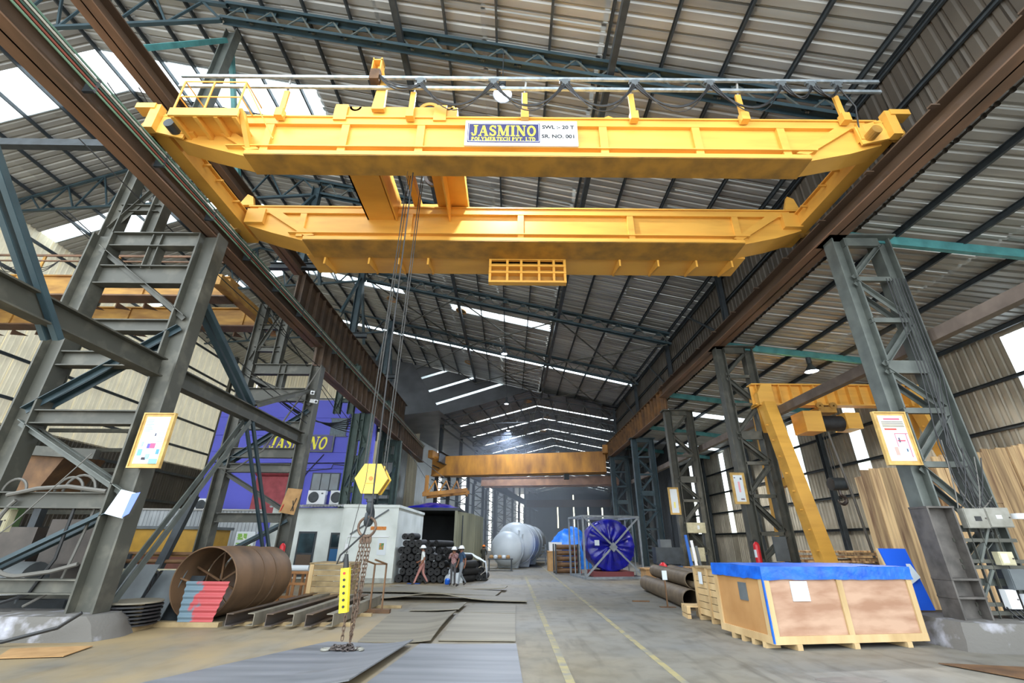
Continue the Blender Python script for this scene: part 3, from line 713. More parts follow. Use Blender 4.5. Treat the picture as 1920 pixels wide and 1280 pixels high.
# ------------------------------------------------------------------ lettering drawn as ribbons (bold serif capitals)
def glyph(ch):
    """strokes in a cell 0..1 high: list of (points, widths)"""
    T = .2; t = .075
    def c(cx, cyy, rx, ry, a0, a1, n=10): return [(cx + rx * math.cos(math.radians(a0 + (a1 - a0) * i / n)), cyy + ry * math.sin(math.radians(a0 + (a1 - a0) * i / n))) for i in range(n + 1)]
    if ch == 'J': return .58, [([(.4, .95), (.4, .3)], T), (c(.25, .24, .15, .16, 0, -150), .14), ([(.1, .22), (.1, .28)], .16), ([(.22, .965), (.58, .965)], t)]
    if ch == 'A': return .84, [([(.4, .97), (.14, .05)], t), ([(.42, .97), (.68, .05)], T), ([(.22, .34), (.58, .34)], t), ([(.0, .035), (.28, .035)], t), ([(.5, .035), (.84, .035)], t)]
    if ch == 'S': return .62, [(c(.31, .74, .2, .2, 20, 180), .13), (c(.31, .74, .2, .2, 180, 255), .17), ([(.27, .56), (.37, .46)], .2), (c(.32, .27, .2, .21, 75, 0), .17), (c(.32, .27, .21, .21, 0, -165), .13), ([(.53, .97), (.53, .7)], t), ([(.09, .3), (.09, .03)], t)]
    if ch == 'M': return 1.06, [([(.16, .03), (.16, .97)], t), ([(.2, .97), (.53, .06)], T), ([(.53, .06), (.82, .97)], t), ([(.87, .03), (.87, .97)], T), ([(.02, .035), (.3, .035)], t), ([(.7, .035), (1.04, .035)], t), ([(.02, .965), (.25, .965)], t), ([(.8, .965), (1.04, .965)], t)]
    if ch == 'I': return .42, [([(.21, .03), (.21, .97)], T), ([(.02, .035), (.4, .035)], t), ([(.02, .965), (.4, .965)], t)]
    if ch == 'N': return .86, [([(.16, .03), (.16, .97)], t), ([(.16, .95), (.7, .05)], T), ([(.7, .03), (.7, .97)], t), ([(.02, .035), (.3, .035)], t), ([(.02, .965), (.25, .965)], t), ([(.56, .965), (.84, .965)], t)]
    if ch == 'O': return .8, [(c(.4, .5, .28, .42, 90, 450, 22), .16)]
    if ch == 'P': return .68, [([(.16, .03), (.16, .97)], T), (c(.3, .71, .22, .23, 90, -90), .12), ([(.02, .035), (.34, .035)], t), ([(.02, .95), (.32, .95)], t), ([(.16, .48), (.32, .48)], t)]
    if ch == 'L': return .66, [([(.17, .03), (.17, .97)], T), ([(.02, .035), (.62, .035)], t), ([(.6, .03), (.6, .3)], t), ([(.02, .965), (.34, .965)], t)]
    if ch == 'Y': return .8, [([(.14, .97), (.4, .45)], T), ([(.68, .97), (.4, .45)], t), ([(.4, .5), (.4, .03)], T), ([(.24, .035), (.56, .035)], t), ([(.0, .965), (.3, .965)], t), ([(.54, .965), (.8, .965)], t)]
    if ch == 'E': return .68, [([(.17, .03), (.17, .97)], T), ([(.02, .035), (.62, .035)], t), ([(.02, .965), (.6, .965)], t), ([(.17, .51), (.45, .51)], t), ([(.6, .03), (.6, .28)], t), ([(.58, .97), (.58, .74)], t), ([(.44, .4), (.44, .62)], t)]
    if ch == 'R': return .82, [([(.16, .03), (.16, .97)], T), (c(.3, .73, .2, .21, 90, -90), .12), ([(.34, .5), (.66, .05)], T), ([(.02, .035), (.34, .035)], t), ([(.56, .035), (.82, .035)], t), ([(.02, .95), (.32, .95)], t), ([(.16, .51), (.34, .51)], t)]
    if ch == 'T': return .76, [([(.38, .03), (.38, .97)], T), ([(.04, .965), (.72, .965)], t), ([(.05, .97), (.05, .72)], t), ([(.71, .97), (.71, .72)], t), ([(.24, .035), (.52, .035)], t)]
    if ch == 'C': return .74, [(c(.4, .5, .3, .42, 40, 140), .1), (c(.4, .5, .28, .42, 120, 240), .17), (c(.4, .5, .3, .42, 220, 325), .1), ([(.64, .95), (.64, .68)], t)]
    if ch == 'H': return .88, [([(.18, .03), (.18, .97)], T), ([(.7, .03), (.7, .97)], T), ([(.18, .5), (.7, .5)], t), ([(.02, .035), (.34, .035)], t), ([(.54, .035), (.86, .035)], t), ([(.02, .965), (.34, .965)], t), ([(.54, .965), (.86, .965)], t)]
    if ch == 'V': return .82, [([(.13, .97), (.4, .04)], T), ([(.68, .97), (.42, .04)], t), ([(.0, .965), (.3, .965)], t), ([(.54, .965), (.82, .965)], t)]
    if ch == 'D': return .82, [([(.17, .03), (.17, .97)], T), (c(.3, .5, .36, .44, 90, -90, 14), .15), ([(.02, .035), (.34, .035)], t), ([(.02, .965), (.34, .965)], t)]
    if ch == '.': return .3, [([(.15, .0), (.15, .17)], .17)]
    return .34, []
def ribbon_word(word, h, M, mat, parent, th=.01, gap=.06, shear=0, sx=1, fit=None):
    """each letter a mesh of its own in the plane of M (x right, y up)"""
    gl = [glyph(c) for c in word]; tot = sum(g[0] + gap for g in gl) - gap
    if fit: sx = fit / (tot * h)
    x = -tot / 2
    for c, (w, st) in zip(word, gl):
        mb = MB()
        for si, (pts, wd) in enumerate(st):
            P = [V((p[0], p[1], 0)) for p in pts]; n = len(P); L = []
            for i, p in enumerate(P):
                d = (P[min(i + 1, n - 1)] - P[max(i - 1, 0)]).normalized(); nn = V((-d.y, d.x, 0)) * wd / 2; L.append((p + nn, p - nn))
            zz = th * (1 + .02 * si)
            vs = []
            for a, b in L:
                for q in (a, b):
                    X = (x + q.x + shear * (q.y - .5)) * h * sx; Y = (q.y - .5) * h
                    vs += [(X, Y, 0), (X, Y, zz)]
            fs = []
            for i in range(n - 1):
                o = i * 4
                fs += [(o, o + 4, o + 5, o + 1), (o + 2, o + 3, o + 7, o + 6), (o + 1, o + 5, o + 7, o + 3)]
            fs += [(0, 1, 3, 2), ((n - 1) * 4, (n - 1) * 4 + 2, (n - 1) * 4 + 3, (n - 1) * 4 + 1)]
            mb.add(vs, fs)
        x += w + gap
        if not st: continue
        T = wmat(parent).inverted() @ M
        me = bpy.data.meshes.new('letter'); me.from_pydata([tuple(T @ V(p)) for p in mb.v], [], mb.f); me.materials.append(mat)
        place(bpy.data.objects.new('letter', me), parent)
LETY = pm('letter yellow', '#f7ec3c', None, .5); NAVY = pm('sign navy', '#1d1b5c', '#17164c', .4, scale=3); INK = pm('black ink', '#16161a', None, .6)
# ------------------------------------------------------------------ the 20 t double girder crane
cr = thing('overhead_crane', 'big yellow double girder travelling crane with name sign spanning the hall', 'crane', (.3, 10.6, 11.25))
XA, XB = -8.75, 9.45
def box_girder(y0, y1, label, stiff):
    poly = [(XA, y0, 11.35), (XA + .9, y0, 11.05), (XA + 2.0, y0, 10.74), (XB - 2.0, y0, 10.74), (XB - .9, y0, 11.0), (XB, y0, 11.3), (XB, y0, 12.0), (XA, y0, 12.0)]
    g = part('bridge_girder', MB().prism(poly, (0, y1 - y0, 0)), YEL, cr, label=label)
    def sub(n, mb, m=YEL): return part(n, mb, m, g)
    sub('soffit', MB().box(XA + 2.0, XB - 2.0, y0 - .1, y1 + .03, 10.705, 10.735), YELD)  # added thin plate in darker yellow, so the girder's underside comes out darker
    sub('top_flange', MB().box(XA, XB, y0 - .14, y1 + .08, 12.0, 12.05)); sub('rail_band', MB().box(XA + .3, XB - .3, y0 - .1, y0, 11.78, 12.0))
    sub('bottom_flange', MB().box(XA + 2.0, XB - 2.0, y0 - .1, y0, 10.72, 10.86))
    sub('ledge', MB().box(XA + 1.5, XB - 1.8, y0 - .14, y0, 10.97, 11.0))
    for x in stiff: sub('stiffener', MB().box(x - .1, x + .1, y0 - .09, y0, 10.86, 11.78))
    for s, x in ((1, XA), (-1, XB)):
        sub('end_gusset', MB().prism([(x + s * .7, y0 - .02, 11.78), (x + s * 1.15, y0 - .02, 11.78), (x + s * 2.35, y0 - .02, 10.9), (x + s * 2.05, y0 - .02, 10.86)], (0, -.08, 0)))
        sub('end_plate', MB().box(min(x, x + s * .6), max(x, x + s * .6), y0 - .16, y0, 11.35, 11.9))
    return g
g1 = box_girder(8.43, 8.98, 'front yellow box girder carrying the name sign', (-6.3, -4.35, -2.4, 2.3, 4.7, 6.9))
g2 = box_girder(11.9, 12.74, 'rear yellow box girder', (-6.9, -3.4, .25, 3.85, 7.3))
for (xx, yy, w) in ((-6.6, 9.0, .5), (-3.2, 9.0, 1.0), (-1.2, 9.0, .7)):
    pass
# walkway on brackets behind the rear girder
wk = part('walkway', MB().box(-7.0, 7.9, 12.74, 13.85, 10.78, 10.83), YEL, cr)
for x in (-6.4, -4.9, -3.9, -2.9, 3.6, 4.9, 6.2, 7.4):
    part('bracket', MB().prism([(x, 12.76, 10.78), (x, 13.8, 10.78), (x, 13.8, 10.7), (x, 12.76, 10.45)], (.06, 0, 0)), YEL, wk)
for z in (11.3, 11.8): part('handrail', MB().tube([(-7, 13.8, z), (7.9, 13.8, z)], .02, 5), YEL, wk)
for x in (-7, -4, -1, 2, 5, 7.9): part('handrail_post', MB().tube([(x, 13.8, 10.8), (x, 13.8, 11.8)], .02, 5), YEL, wk)
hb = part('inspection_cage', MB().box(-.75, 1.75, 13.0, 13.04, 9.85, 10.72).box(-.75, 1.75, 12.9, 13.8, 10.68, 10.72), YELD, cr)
for x in (-.8, -.22, .25, .85, 1.35, 1.72): part('cage_bar', MB().box(x, x + .08, 12.8, 13.0, 9.82, 10.74), YEL, hb)
for z in (9.8, 10.16, 10.42, 10.68): part('cage_bar', MB().box(-.8, 1.8, 12.78, 13.0, z, z + .07), YEL, hb)
# end carriages with wheels and buffers
for s, x in ((-1, -9.1), (1, 9.55)):
    e = part('end_carriage', MB().box(x - .2, x + .2, 8.25, 12.95, 11.4, 11.85), YEL, cr)
    part('carriage_plate', MB().box(x - .28, x + .28, 8.2, 13.0, 11.85, 11.89), YEL, e)
    for y in (8.55, 12.5):
        part('wheel', MB().lathe([(.05, -.1), (.24, -.1), (.24, -.06), (.2, -.05), (.2, .05), (.24, .06), (.24, .1), (.05, .1)], (x + s * .32, y, 11.42), (1, 0, 0), 18), RAILM, e)
        part('gearbox', MB().lathe([(.0, -.12), (.17, -.12), (.19, -.05), (.19, .05), (.1, .1), (0, .1)], (x + s * .2, y - .25, 11.5), (0, 1, 0), 14), YELD, e)
    part('buffer_arm', MB().box(min(x + s * .05, x + s * .55), max(x + s * .05, x + s * .55), 8.02, 8.3, 11.95, 12.12).box(x + s * .05 - .12, x + s * .05 + .12, 8.05, 8.25, 11.3, 12.1), YEL, e)
    part('corner_plate', MB().prism([(x - s * .1, 8.2, 11.95), (x - s * .75, 8.3, 11.8), (x - s * .7, 8.3, 11.2), (x - s * .05, 8.2, 11.3)], (0, .05, 0)), YEL, e)
    part('motor', MB().cyl((x - s * .5, 8.0, 11.4), (x - s * .5, 8.35, 11.4), .13, 14), DARK if s < 0 else YELD, e)
    for y in (9.7, 10.3, 11.2): part('step_lug', MB().box(min(x - s * .2, x - s * .42), max(x - s * .2, x - s * .42), y, y + .05, 11.7, 11.76), YEL, e)
part('carriage_horn', MB().prism([(9.0, 11.75, 12.05), (9.5, 11.75, 12.05), (9.4, 11.75, 12.5), (9.2, 11.75, 12.6)], (0, .12, 0)), YEL, cr)
part('carriage_horn', MB().prism([(-9.1, 11.75, 12.05), (-8.6, 11.75, 12.05), (-8.7, 11.75, 12.4), (-8.9, 11.75, 12.5)], (0, .12, 0)), YEL, cr)
# service platform at the left end with railing
pf = part('service_platform', MB().box(-8.35, -6.75, 7.75, 8.6, 11.42, 11.47), YEL, cr)
for x in (-8.35, -7.8, -7.3, -6.85): part('joist', MB().box(x, x + .09, 7.75, 8.6, 11.28, 11.42), YEL, pf)
part('edge_plate', MB().box(-8.4, -6.7, 7.7, 7.75, 11.3, 11.55), YEL, pf)
part('side_plate', MB().prism([(-6.75, 7.7, 11.55), (-6.75, 7.9, 11.55), (-6.75, 8.7, 10.75), (-6.75, 8.5, 10.75)], (.12, 0, 0)), YEL, pf)
for x in (-8.35, -7.6, -6.8): part('rail_post', MB().tube([(x, 7.75, 11.45), (x, 7.75, 12.55)], .025, 6), YEL, pf)
for z in (12.0, 12.55):
    part('hand_rail', MB().tube([(-8.35, 8.5, z), (-8.35, 7.75, z), (-6.8, 7.75, z), (-6.8, 8.5, z)], .022, 6), YEL, pf)
part('rail_stay', MB().tube([(-6.8, 7.75, 12.5), (-6.1, 8.3, 11.2)], .018, 5), YEL, pf)
# festoon system on the front girder
for i, x in enumerate((-6.05, -2.68, .28, 3.1, 5.95, 8.55)):
    b = part('festoon_bracket', MB().box(x - .07, x + .07, 8.2, 8.26, 12.05, 12.85).box(x - .1, x + .1, 8.12, 8.3, 11.85, 12.12), YEL, cr)
    part('bracket_arm', MB().tube([(x, 8.23, 12.8), (x + .05, 8.15, 13.35)], .03, 5), GALV, b)
for z, y in ((12.93, 8.15), (13.25, 8.1)):
    part('festoon_rail', MB().bar((-8.9, y, z), (9.75, y, z), .06, .09), SILV, cr)
tx = (-2.5, -.55, 1.35, 3.2, 5.2, 7.1, 7.9, 8.6)
for i, x in enumerate(tx):
    part('cable_trolley', MB().box(x - .08, x + .08, 8.05, 8.15, 12.98, 13.2).box(x - .14, x + .14, 8.06, 8.14, 13.12, 13.2), GREYP, cr)
    if i:
        for q, (dp, r) in enumerate(((.78, .03), (.84, .026), (1.05, .014))):
            d = dp * min(1, (x - tx[i - 1]) / 1.6)
            part('festoon_cable', MB().tube(sag((tx[i - 1] + .04 * q, 8.08 - .03 * q, 13.0), (x - .04 * q, 8.08 - .03 * q, 13.0), d, 12), r, 5), CABLE, cr)
part('festoon_cable', MB().tube([(8.6, 8.08, 13.0), (8.85, 8.1, 12.3), (8.9, 8.3, 11.7)], .02, 5), CABLE, cr)
# name sign
sg = part('name_sign', MB().box(-1.24, 1.62, 8.24, 8.28, 10.98, 11.84), WHITEP, cr)
Sm = lambda x, z, y=8.24: Matrix.Translation((x, y, z)) @ FACE
part('sign_panel', MB().box(-1.17, .66, 8.228, 8.24, 11.08, 11.74), NAVY, sg)
for (a, b, c, d) in ((-1.15, .64, 11.105, 11.115), (-1.15, .64, 11.705, 11.715), (-1.15, -1.14, 11.105, 11.715), (.63, .64, 11.105, 11.715)):
    part('sign_border', MB().box(a, b, 8.224, 8.228, c, d), WHITEP, sg)
ribbon_word('JASMINO', .37, Sm(-.26, 11.47, 8.228), LETY, sg, .006, .05, fit=1.66)
ribbon_word('POLYMERTECH PVT. LTD', .13, Sm(-.26, 11.18, 8.228), LETY, sg, .006, .04, fit=1.62)
text('load_text', 'SWL :- 20 T', .165, Sm(1.13, 11.62, 8.238), INK, sg, .003, .006)
text('serial_text', 'SR. NO. 001', .165, Sm(1.13, 11.3, 8.238), INK, sg, .003, .006)
for z in (11.49, 11.53, 11.17, 11.21, 11.74): part('faint_line', MB().box(.7, 1.56, 8.237, 8.24, z, z + .008), GREYP, sg)
part('lifting_lug', MB().prism([(2.35, 8.4, 12.05), (2.65, 8.4, 12.05), (2.6, 8.4, 12.2), (2.5, 8.4, 12.25), (2.4, 8.4, 12.2)], (0, .1, 0)), YEL, cr)
# ------------------------------------------------------------------ trolley (crab)
tr = thing('crane_trolley', 'yellow hoist trolley with drum and bent arm riding on the big crane', 'trolley', (-3.1, 10.5, 12.06))
def tp(n, mb, m=YEL, sm=False): return part(n, mb, m, tr, smooth=sm)
fr = tp('frame', MB().box(-4.75, -1.5, 8.35, 8.6, 12.12, 12.45).box(-4.75, -1.5, 12.1, 12.35, 12.12, 12.45).box(-4.75, -4.5, 8.6, 12.1, 12.12, 12.45).box(-1.75, -1.5, 8.6, 12.1, 12.12, 12.45).box(-3.3, -3.1, 8.6, 12.1, 12.12, 12.45))
tp('deck', MB().box(-4.5, -3.9, 8.6, 12.1, 12.12, 12.16).box(-2.5, -1.75, 8.6, 12.1, 12.12, 12.16))
tp('drip_plate', MB().box(-4.8, -3.9, 9.6, 12.0, 11.6, 11.65).box(-4.8, -4.75, 9.6, 12.0, 11.6, 12.12))
for x in (-3.85, -2.1): tp('side_plate', MB().box(x, x + .05, 9.3, 12.0, 11.55, 12.45))
for (x, y) in ((-4.5, 8.45), (-1.8, 8.45), (-4.5, 12.25), (-1.8, 12.25)):
    tp('wheel', MB().lathe([(.03, -.08), (.18, -.08), (.18, .08), (.03, .08)], (x, y, 12.22), (0, 1, 0), 16), RAILM)
for x in (-1.95, -4.55): tp('wheel_guard', MB().box(x - .15, x + .18, 8.28, 8.36, 11.9, 12.45))
tp('drum', MB().lathe([(.32, -.9), (.42, -.9), (.42, -.82), (.33, -.8), (.33, .8), (.42, .82), (.42, .9), (.32, .9)], (-2.5, 10.4, 12.85), (0, 1, 0), 22), RAILM, True)
tp('drum_housing', MB().box(-2.75, -1.95, 8.75, 9.3, 12.45, 12.62).box(-2.75, -2.6, 8.75, 8.85, 12.62, 12.95).box(-2.1, -1.95, 8.75, 8.85, 12.62, 12.95).lathe([(.2, 0), (.3, 0), (.3, .15), (.2, .15)], (-2.35, 8.75, 12.85), (0, 1, 0), 20, close=True), YEL)
tp('motor', MB().cyl((-2.35, 8.78, 12.85), (-2.35, 9.4, 12.85), .2, 18), DARK, True)
tp('gearbox', MB().box(-3.6, -3.15, 9.0, 9.7, 12.5, 13.0), YEL)
tp('second_motor', MB().cyl((-3.0, 9.2, 12.7), (-3.0, 10.0, 12.7), .16, 14), DARK, True)
tp('brake', MB().box(-3.0, -2.8, 9.0, 9.2, 12.55, 13.1), GREYP)
tp('towing_arm', MB().prism([(-3.72, 8.2, 12.2), (-3.4, 8.2, 12.2), (-3.42, 8.2, 13.05), (-3.62, 8.2, 13.85), (-3.76, 8.2, 13.85), (-3.66, 8.2, 13.0)], (0, .12, 0)))
hd = tp('arm_head', MB().box(-3.86, -3.83, 8.05, 8.3, 13.5, 14.0).box(-3.64, -3.6, 8.05, 8.3, 13.5, 14.0).box(-3.86, -3.6, 8.05, 8.3, 13.48, 13.52).box(-3.86, -3.6, 8.05, 8.3, 13.9, 13.94))
tp('cable_clamp', MB().box(-3.85, -3.6, 8.0, 8.3, 13.1, 13.48), RUST)
for q in range(3): tp('cable', MB().tube(sag((-3.7 + .06 * q, 8.05, 13.4 - .1 * q), (-2.5, 8.08, 12.98), .25 + .05 * q), .02, 5), CABLE)
tp('rail_sweep', MB().lathe([(.1, 0), (.16, 0), (.16, .1), (.1, .1)], (-4.2, 8.35, 12.45), (0, 1, 0), 12, close=True, a0=0, a1=PI), YEL); tp('rail_sweep', MB().lathe([(.1, 0), (.16, 0), (.16, .1), (.1, .1)], (-1.75, 8.35, 12.5), (0, 1, 0), 12, close=True, a0=0, a1=PI), YEL)
# ------------------------------------------------------------------ hook block, ropes, ring, chains, pendant
HX, HY = -3.04, 10.3
hk = thing('hook_block', 'yellow hexagonal hook block hanging on steel ropes', 'hook', (HX, HY, 2.3))
for dx in (-.22, .22):
    for dy in (-.1, .1):
        part('wire_rope', MB().tube([(HX + dx * .9 + .12, HY + dy, 12.5), (HX + dx, HY + dy, 3.2)], .013, 5), ROPE, hk)
hexp = [(HX + .36 * math.cos(PI / 3 * i), HY, 3.17 + .36 * math.sin(PI / 3 * i)) for i in range(6)]
pl = part('cheek_plate', MB().prism([V(p) - V((0, .17, 0)) for p in hexp], (0, .06, 0)), YELH, hk)
part('cheek_plate', MB().prism([V(p) + V((0, .11, 0)) for p in hexp], (0, .06, 0)), YELH, hk)
part('body', MB().prism([V((HX + (p[0] - HX) * .93, HY - .11, 3.17 + (p[2] - 3.17) * .93)) for p in hexp], (0, .22, 0)), YELD, hk)
part('axle_plate', MB().box(HX - .1, HX + .1, HY - .185, HY - .17, 3.07, 3.27).box(HX - .07, HX + .07, HY - .19, HY - .185, 3.1, 3.24), YEL, pl); part('axle_pin', MB().cyl((HX, HY - .2, 3.17), (HX, HY - .17, 3.17), .045, 14), ORG, pl)
sh_pts = [(HX, HY, 2.9), (HX, HY, 2.72), (HX, HY + .02, 2.62)] + arc((HX, HY - .01, 2.42), .15, 1.2, -3.5, 14, (0, 1, 0), (0, 0, 1))
part('hook', MB().tube(sh_pts, [.06, .065, .075] + [.085] * 8 + [.08, .07, .06, .05, .04, .03, .025], 10), DARK, hk, smooth=True)
part('trunnion', MB().box(HX - .13, HX + .13, HY - .08, HY + .08, 2.76, 2.88).cyl((HX, HY, 2.7), (HX, HY, 2.78), .09, 12), DARK, hk)
sl = thing('chain_sling', 'rusty chain sling with big ring hanging from the crane hook to the floor', 'chain', (HX, HY, 0.02))
part('ring', MB().lathe([(.19 + .028 * math.cos(a), .028 * math.sin(a)) for a in [2 * PI * i / 8 for i in range(8)]], (HX, HY - .01, 2.2), (.1, 1, 0), 24, close=True), RUSTC, sl, smooth=True)
def link_mesh():
    n = 14; pts = []
    for i in range(n):
        a = 2 * PI * i / n; pts.append(V((.026 * math.cos(a), 0, .026 * math.sin(a) + (.024 if math.sin(a) > 0.01 else -.024))))
    mb = MB(); vs = []; m = 6
    for i, p in enumerate(pts):
        d = (pts[(i + 1) % n] - pts[i - 1]).normalized(); e = V((0, 1, 0)); f = d.cross(e)
        for j in range(m):
            t = 2 * PI * j / m; vs.append(p + (e * math.cos(t) + f * math.sin(t)) * .0095)
    mb.add(vs, [(i * m + j, i * m + (j + 1) % m, ((i + 1) % n) * m + (j + 1) % m, ((i + 1) % n) * m + j) for i in range(n) for j in range(m)])
    return mesh('chain_link', mb, RUSTC, smooth=True)
lk = link_mesh()
lkg = lk.copy(); lkg.materials[0] = RAILM
def chain(pts, me, par, pitch=.078):
    L = 0; seg = []
    pts = [V(p) for p in pts]
    tot = sum((b - a).length for a, b in zip(pts, pts[1:])); n = int(tot / pitch); k = 0
    for i in range(n):
        d = i * pitch; acc = 0
        for a, b in zip(pts, pts[1:]):
            l = (b - a).length
            if acc + l >= d: p = lerp(a, b, (d - acc) / l); dr = (b - a).normalized(); break
            acc += l
        M = Matrix.Translation(p) @ dr.to_track_quat('Z', 'X').to_matrix().to_4x4() @ Matrix.Rotation((i % 2) * PI / 2 + .3, 4, 'Z')
        inst('chain_link', me, par, M)
for k, (dx, bx) in enumerate(((-.1, -.16), (-.035, -.02), (.035, .02), (.1, -.02))):
    z1 = (.08, .1, .5, .95)[k]
    chain([(HX + dx * .8, HY, 2.0), (HX + dx * 1.0, HY - .02, 1.7), (HX + dx + bx * .6, HY - .05 * k, 1.0), (HX + bx + dx * .3, HY - .05, z1)], lk, sl)
    part('strand_clevis', MB().tube([(HX + dx * .9, HY, 2.05), (HX + dx, HY, 1.9)], .03, 6), RUSTC, sl)
chain([(HX + .05, HY - .05, .95), (HX + .02, HY - .12, .5), (HX - .02, HY - .1, .1)], lk, sl)
random.seed(11)
for k in range(46):   # heap of links on the plate
    a = random.random() * 6.28; r = random.random() ** .6 * .24
    M = Matrix.Translation((HX - .12 + r * math.cos(a) * 1.1, HY - .1 + r * math.sin(a) * .6, .04 + random.random() * .1 * (1 - r / .3))) @ Matrix.Rotation(random.random() * 6, 4, 'Z') @ Matrix.Rotation(1.2 + random.random(), 4, 'X')
    inst('chain_link', lkg, sl, M @ Matrix.Scale(1.25, 4))
for s in (-1, 1):
    part('grab_hook', MB().tube([V((HX - .12 + s * .2, HY - .15, .06))] + [V((HX - .12 + s * .32 + .07 * math.cos(t), HY - .17 + .07 * math.sin(t), .05)) for t in [2.6 - s * .5 * i for i in range(9)]], [.02, .024, .028, .028, .028, .026, .022, .02, .016, .012], 7), GREYB, sl, smooth=True)
pc = thing('pendant_controller', 'yellow push button pendant on a black cable beside the chain', 'controller', (-2.78, 8.6, .8))
px, py = -2.84, 8.75
bodyp = part('housing', MB().bar((px - .02, py, 1.5), (px + .05, py, .83), .14, .11, (0, 1, 0)), YBOX, pc)
part('gland', MB().tube([(px - .045, py, 1.72), (px - .02, py, 1.5)], [.03, .05], 10), CABLE, pc)
for k in range(6):
    p = lerp((px - .015, py - .058, 1.42), (px + .045, py - .058, .92), k / 5); part('button', MB().cyl(p, p - V((0, .018, 0)), .022, 10), BLACK if k else REDP, bodyp)
part('cable', MB().tube([(-2.62, 8.9, 11.9), (-2.62, 8.9, 6), (-2.6, 8.9, 3.0), (-2.57, 8.85, 2.4), (-2.64, 8.8, 2.05), (-2.82, 8.75, 1.86), (-2.98, 8.72, 1.7), (-3.02, 8.72, 1.56), (-2.92, 8.73, 1.6), (-2.89, 8.75, 1.72)], .016, 6), CABLE, pc)
part('strain_rope', MB().tube([(-2.75, 8.85, 11.9), (-2.75, 8.85, 3.0), (-2.9, 8.78, 1.7)], .006, 4), ROPE, pc)
# ------------------------------------------------------------------ other cranes
oc = thing('overhead_crane', 'old orange plate girder bridge crane crossing the hall in the distance', 'crane', (.6, 48, 8.2))
e1, e2 = V((-8.5, 49.5, 0)), V((9.6, 46.3, 0)); nd = V((.17, .985, 0))
part('bridge_girder', MB().prism([e1 + UP * 8.3, e2 + UP * 8.45, e2 + UP * 10.4, e1 + UP * 10.25], nd * .7), ORG, oc)
part('bottom_flange', MB().prism([e1 + UP * 8.2 - nd * .15, e2 + UP * 8.35 - nd * .15, e2 + UP * 8.45 - nd * .15, e1 + UP * 8.3 - nd * .15], nd * 1.0), ORG, oc)
part('bridge_girder', MB().prism([e1 + nd * 3 + UP * 8.5, e2 + nd * 3 + UP * 8.6, e2 + nd * 3 + UP * 9.6, e1 + nd * 3 + UP * 9.6], nd * .7), ORG, oc)
part('end_carriage', MB().bar(e1 - nd * .8 + UP * 10.4, e1 + nd * 4.5 + UP * 10.4, .5, .8), ORG, oc); part('end_carriage', MB().bar(e2 - nd * .8 + UP * 10.5, e2 + nd * 4.5 + UP * 10.5, .5, .8), ORG, oc)
part('hoist', MB().box(5.5, 6.0, 47.6, 48.2, 7.8, 8.4), DARK, oc)
oc2 = solo('overhead_crane', 'pinkish orange bridge beam farther down the hall below the far roof', 'crane', MB().ib(bp(-9.2, 17, 9.3), bp(9.2, 17, 9.3), 1.1, .6, .06, .05).bar(bp(-9.2, 19, 9.2), bp(9.2, 19, 9.2), .5, .9), pm('pink orange beam', '#b98a66', '#8f6648', .6, scale=1))
solo('overhead_crane', 'dark distant bridge beam near the end wall', 'crane', MB().ib(bp(-9.2, 60, 9.6), bp(9.2, 60, 9.6), 1.5, .6, .06, .05), pm('far beam brown', '#6b4f3c', None, .7))
lc = thing('overhead_crane', 'faded yellow double girder crane of the side bay seen through the left trestles', 'crane', (-21.5, 19.5, 12.8))
for k, (y, z) in enumerate(((17.9, 13.0), (20.8, 12.9))):
    g = part('bridge_girder', MB().box(-30.5, -13.1, y, y + .6, z - .95, z), YEL2, lc)
    part('top_flange', MB().box(-30.5, -13.1, y - .12, y + .7, z, z + .06), YEL2, g); part('bottom_flange', MB().box(-30.5, -13.1, y - .1, y + .65, z - 1.0, z - .93), RUSTF, g)
    for x in range(-29, -13, 3): part('stiffener', MB().box(x, x + .12, y - .08, y, z - .93, z), YEL2, g)
    for j in range(12): part('bracket', MB().prism([(-29 + j * 1.3, y + .65, z - .95), (-29 + j * 1.3, y + 1.5, z - .95), (-29 + j * 1.3, y + .65, z - 1.25)], (.05, 0, 0)), RUSTF, g)
for x in (-30.6, -13.0): part('end_carriage', MB().box(x - .2, x + .2, 16.9, 22.4, 12.1, 12.6), YEL2, lc)
for x in (-29, -25.5, -22, -18.5, -15): part('festoon_bracket', MB().box(x - .06, x + .06, 17.7, 17.76, 13.05, 14.0), YEL2, lc)
part('festoon_rail', MB().bar((-30.5, 17.7, 14.05), (-13.2, 17.7, 14.05), .06, .1), RUSTF, lc); part('festoon_rail', MB().bar((-30.5, 17.7, 13.75), (-13.2, 17.7, 13.75), .06, .06), RUSTF, lc)
for i in range(6):
    for q in range(3): part('festoon_cable', MB().tube(sag((-29.5 + 1.4 * i, 17.6, 13.7), (-28.1 + 1.4 * i, 17.6, 13.7), .4 + .12 * q, 8), .02, 4), CABLE, lc)
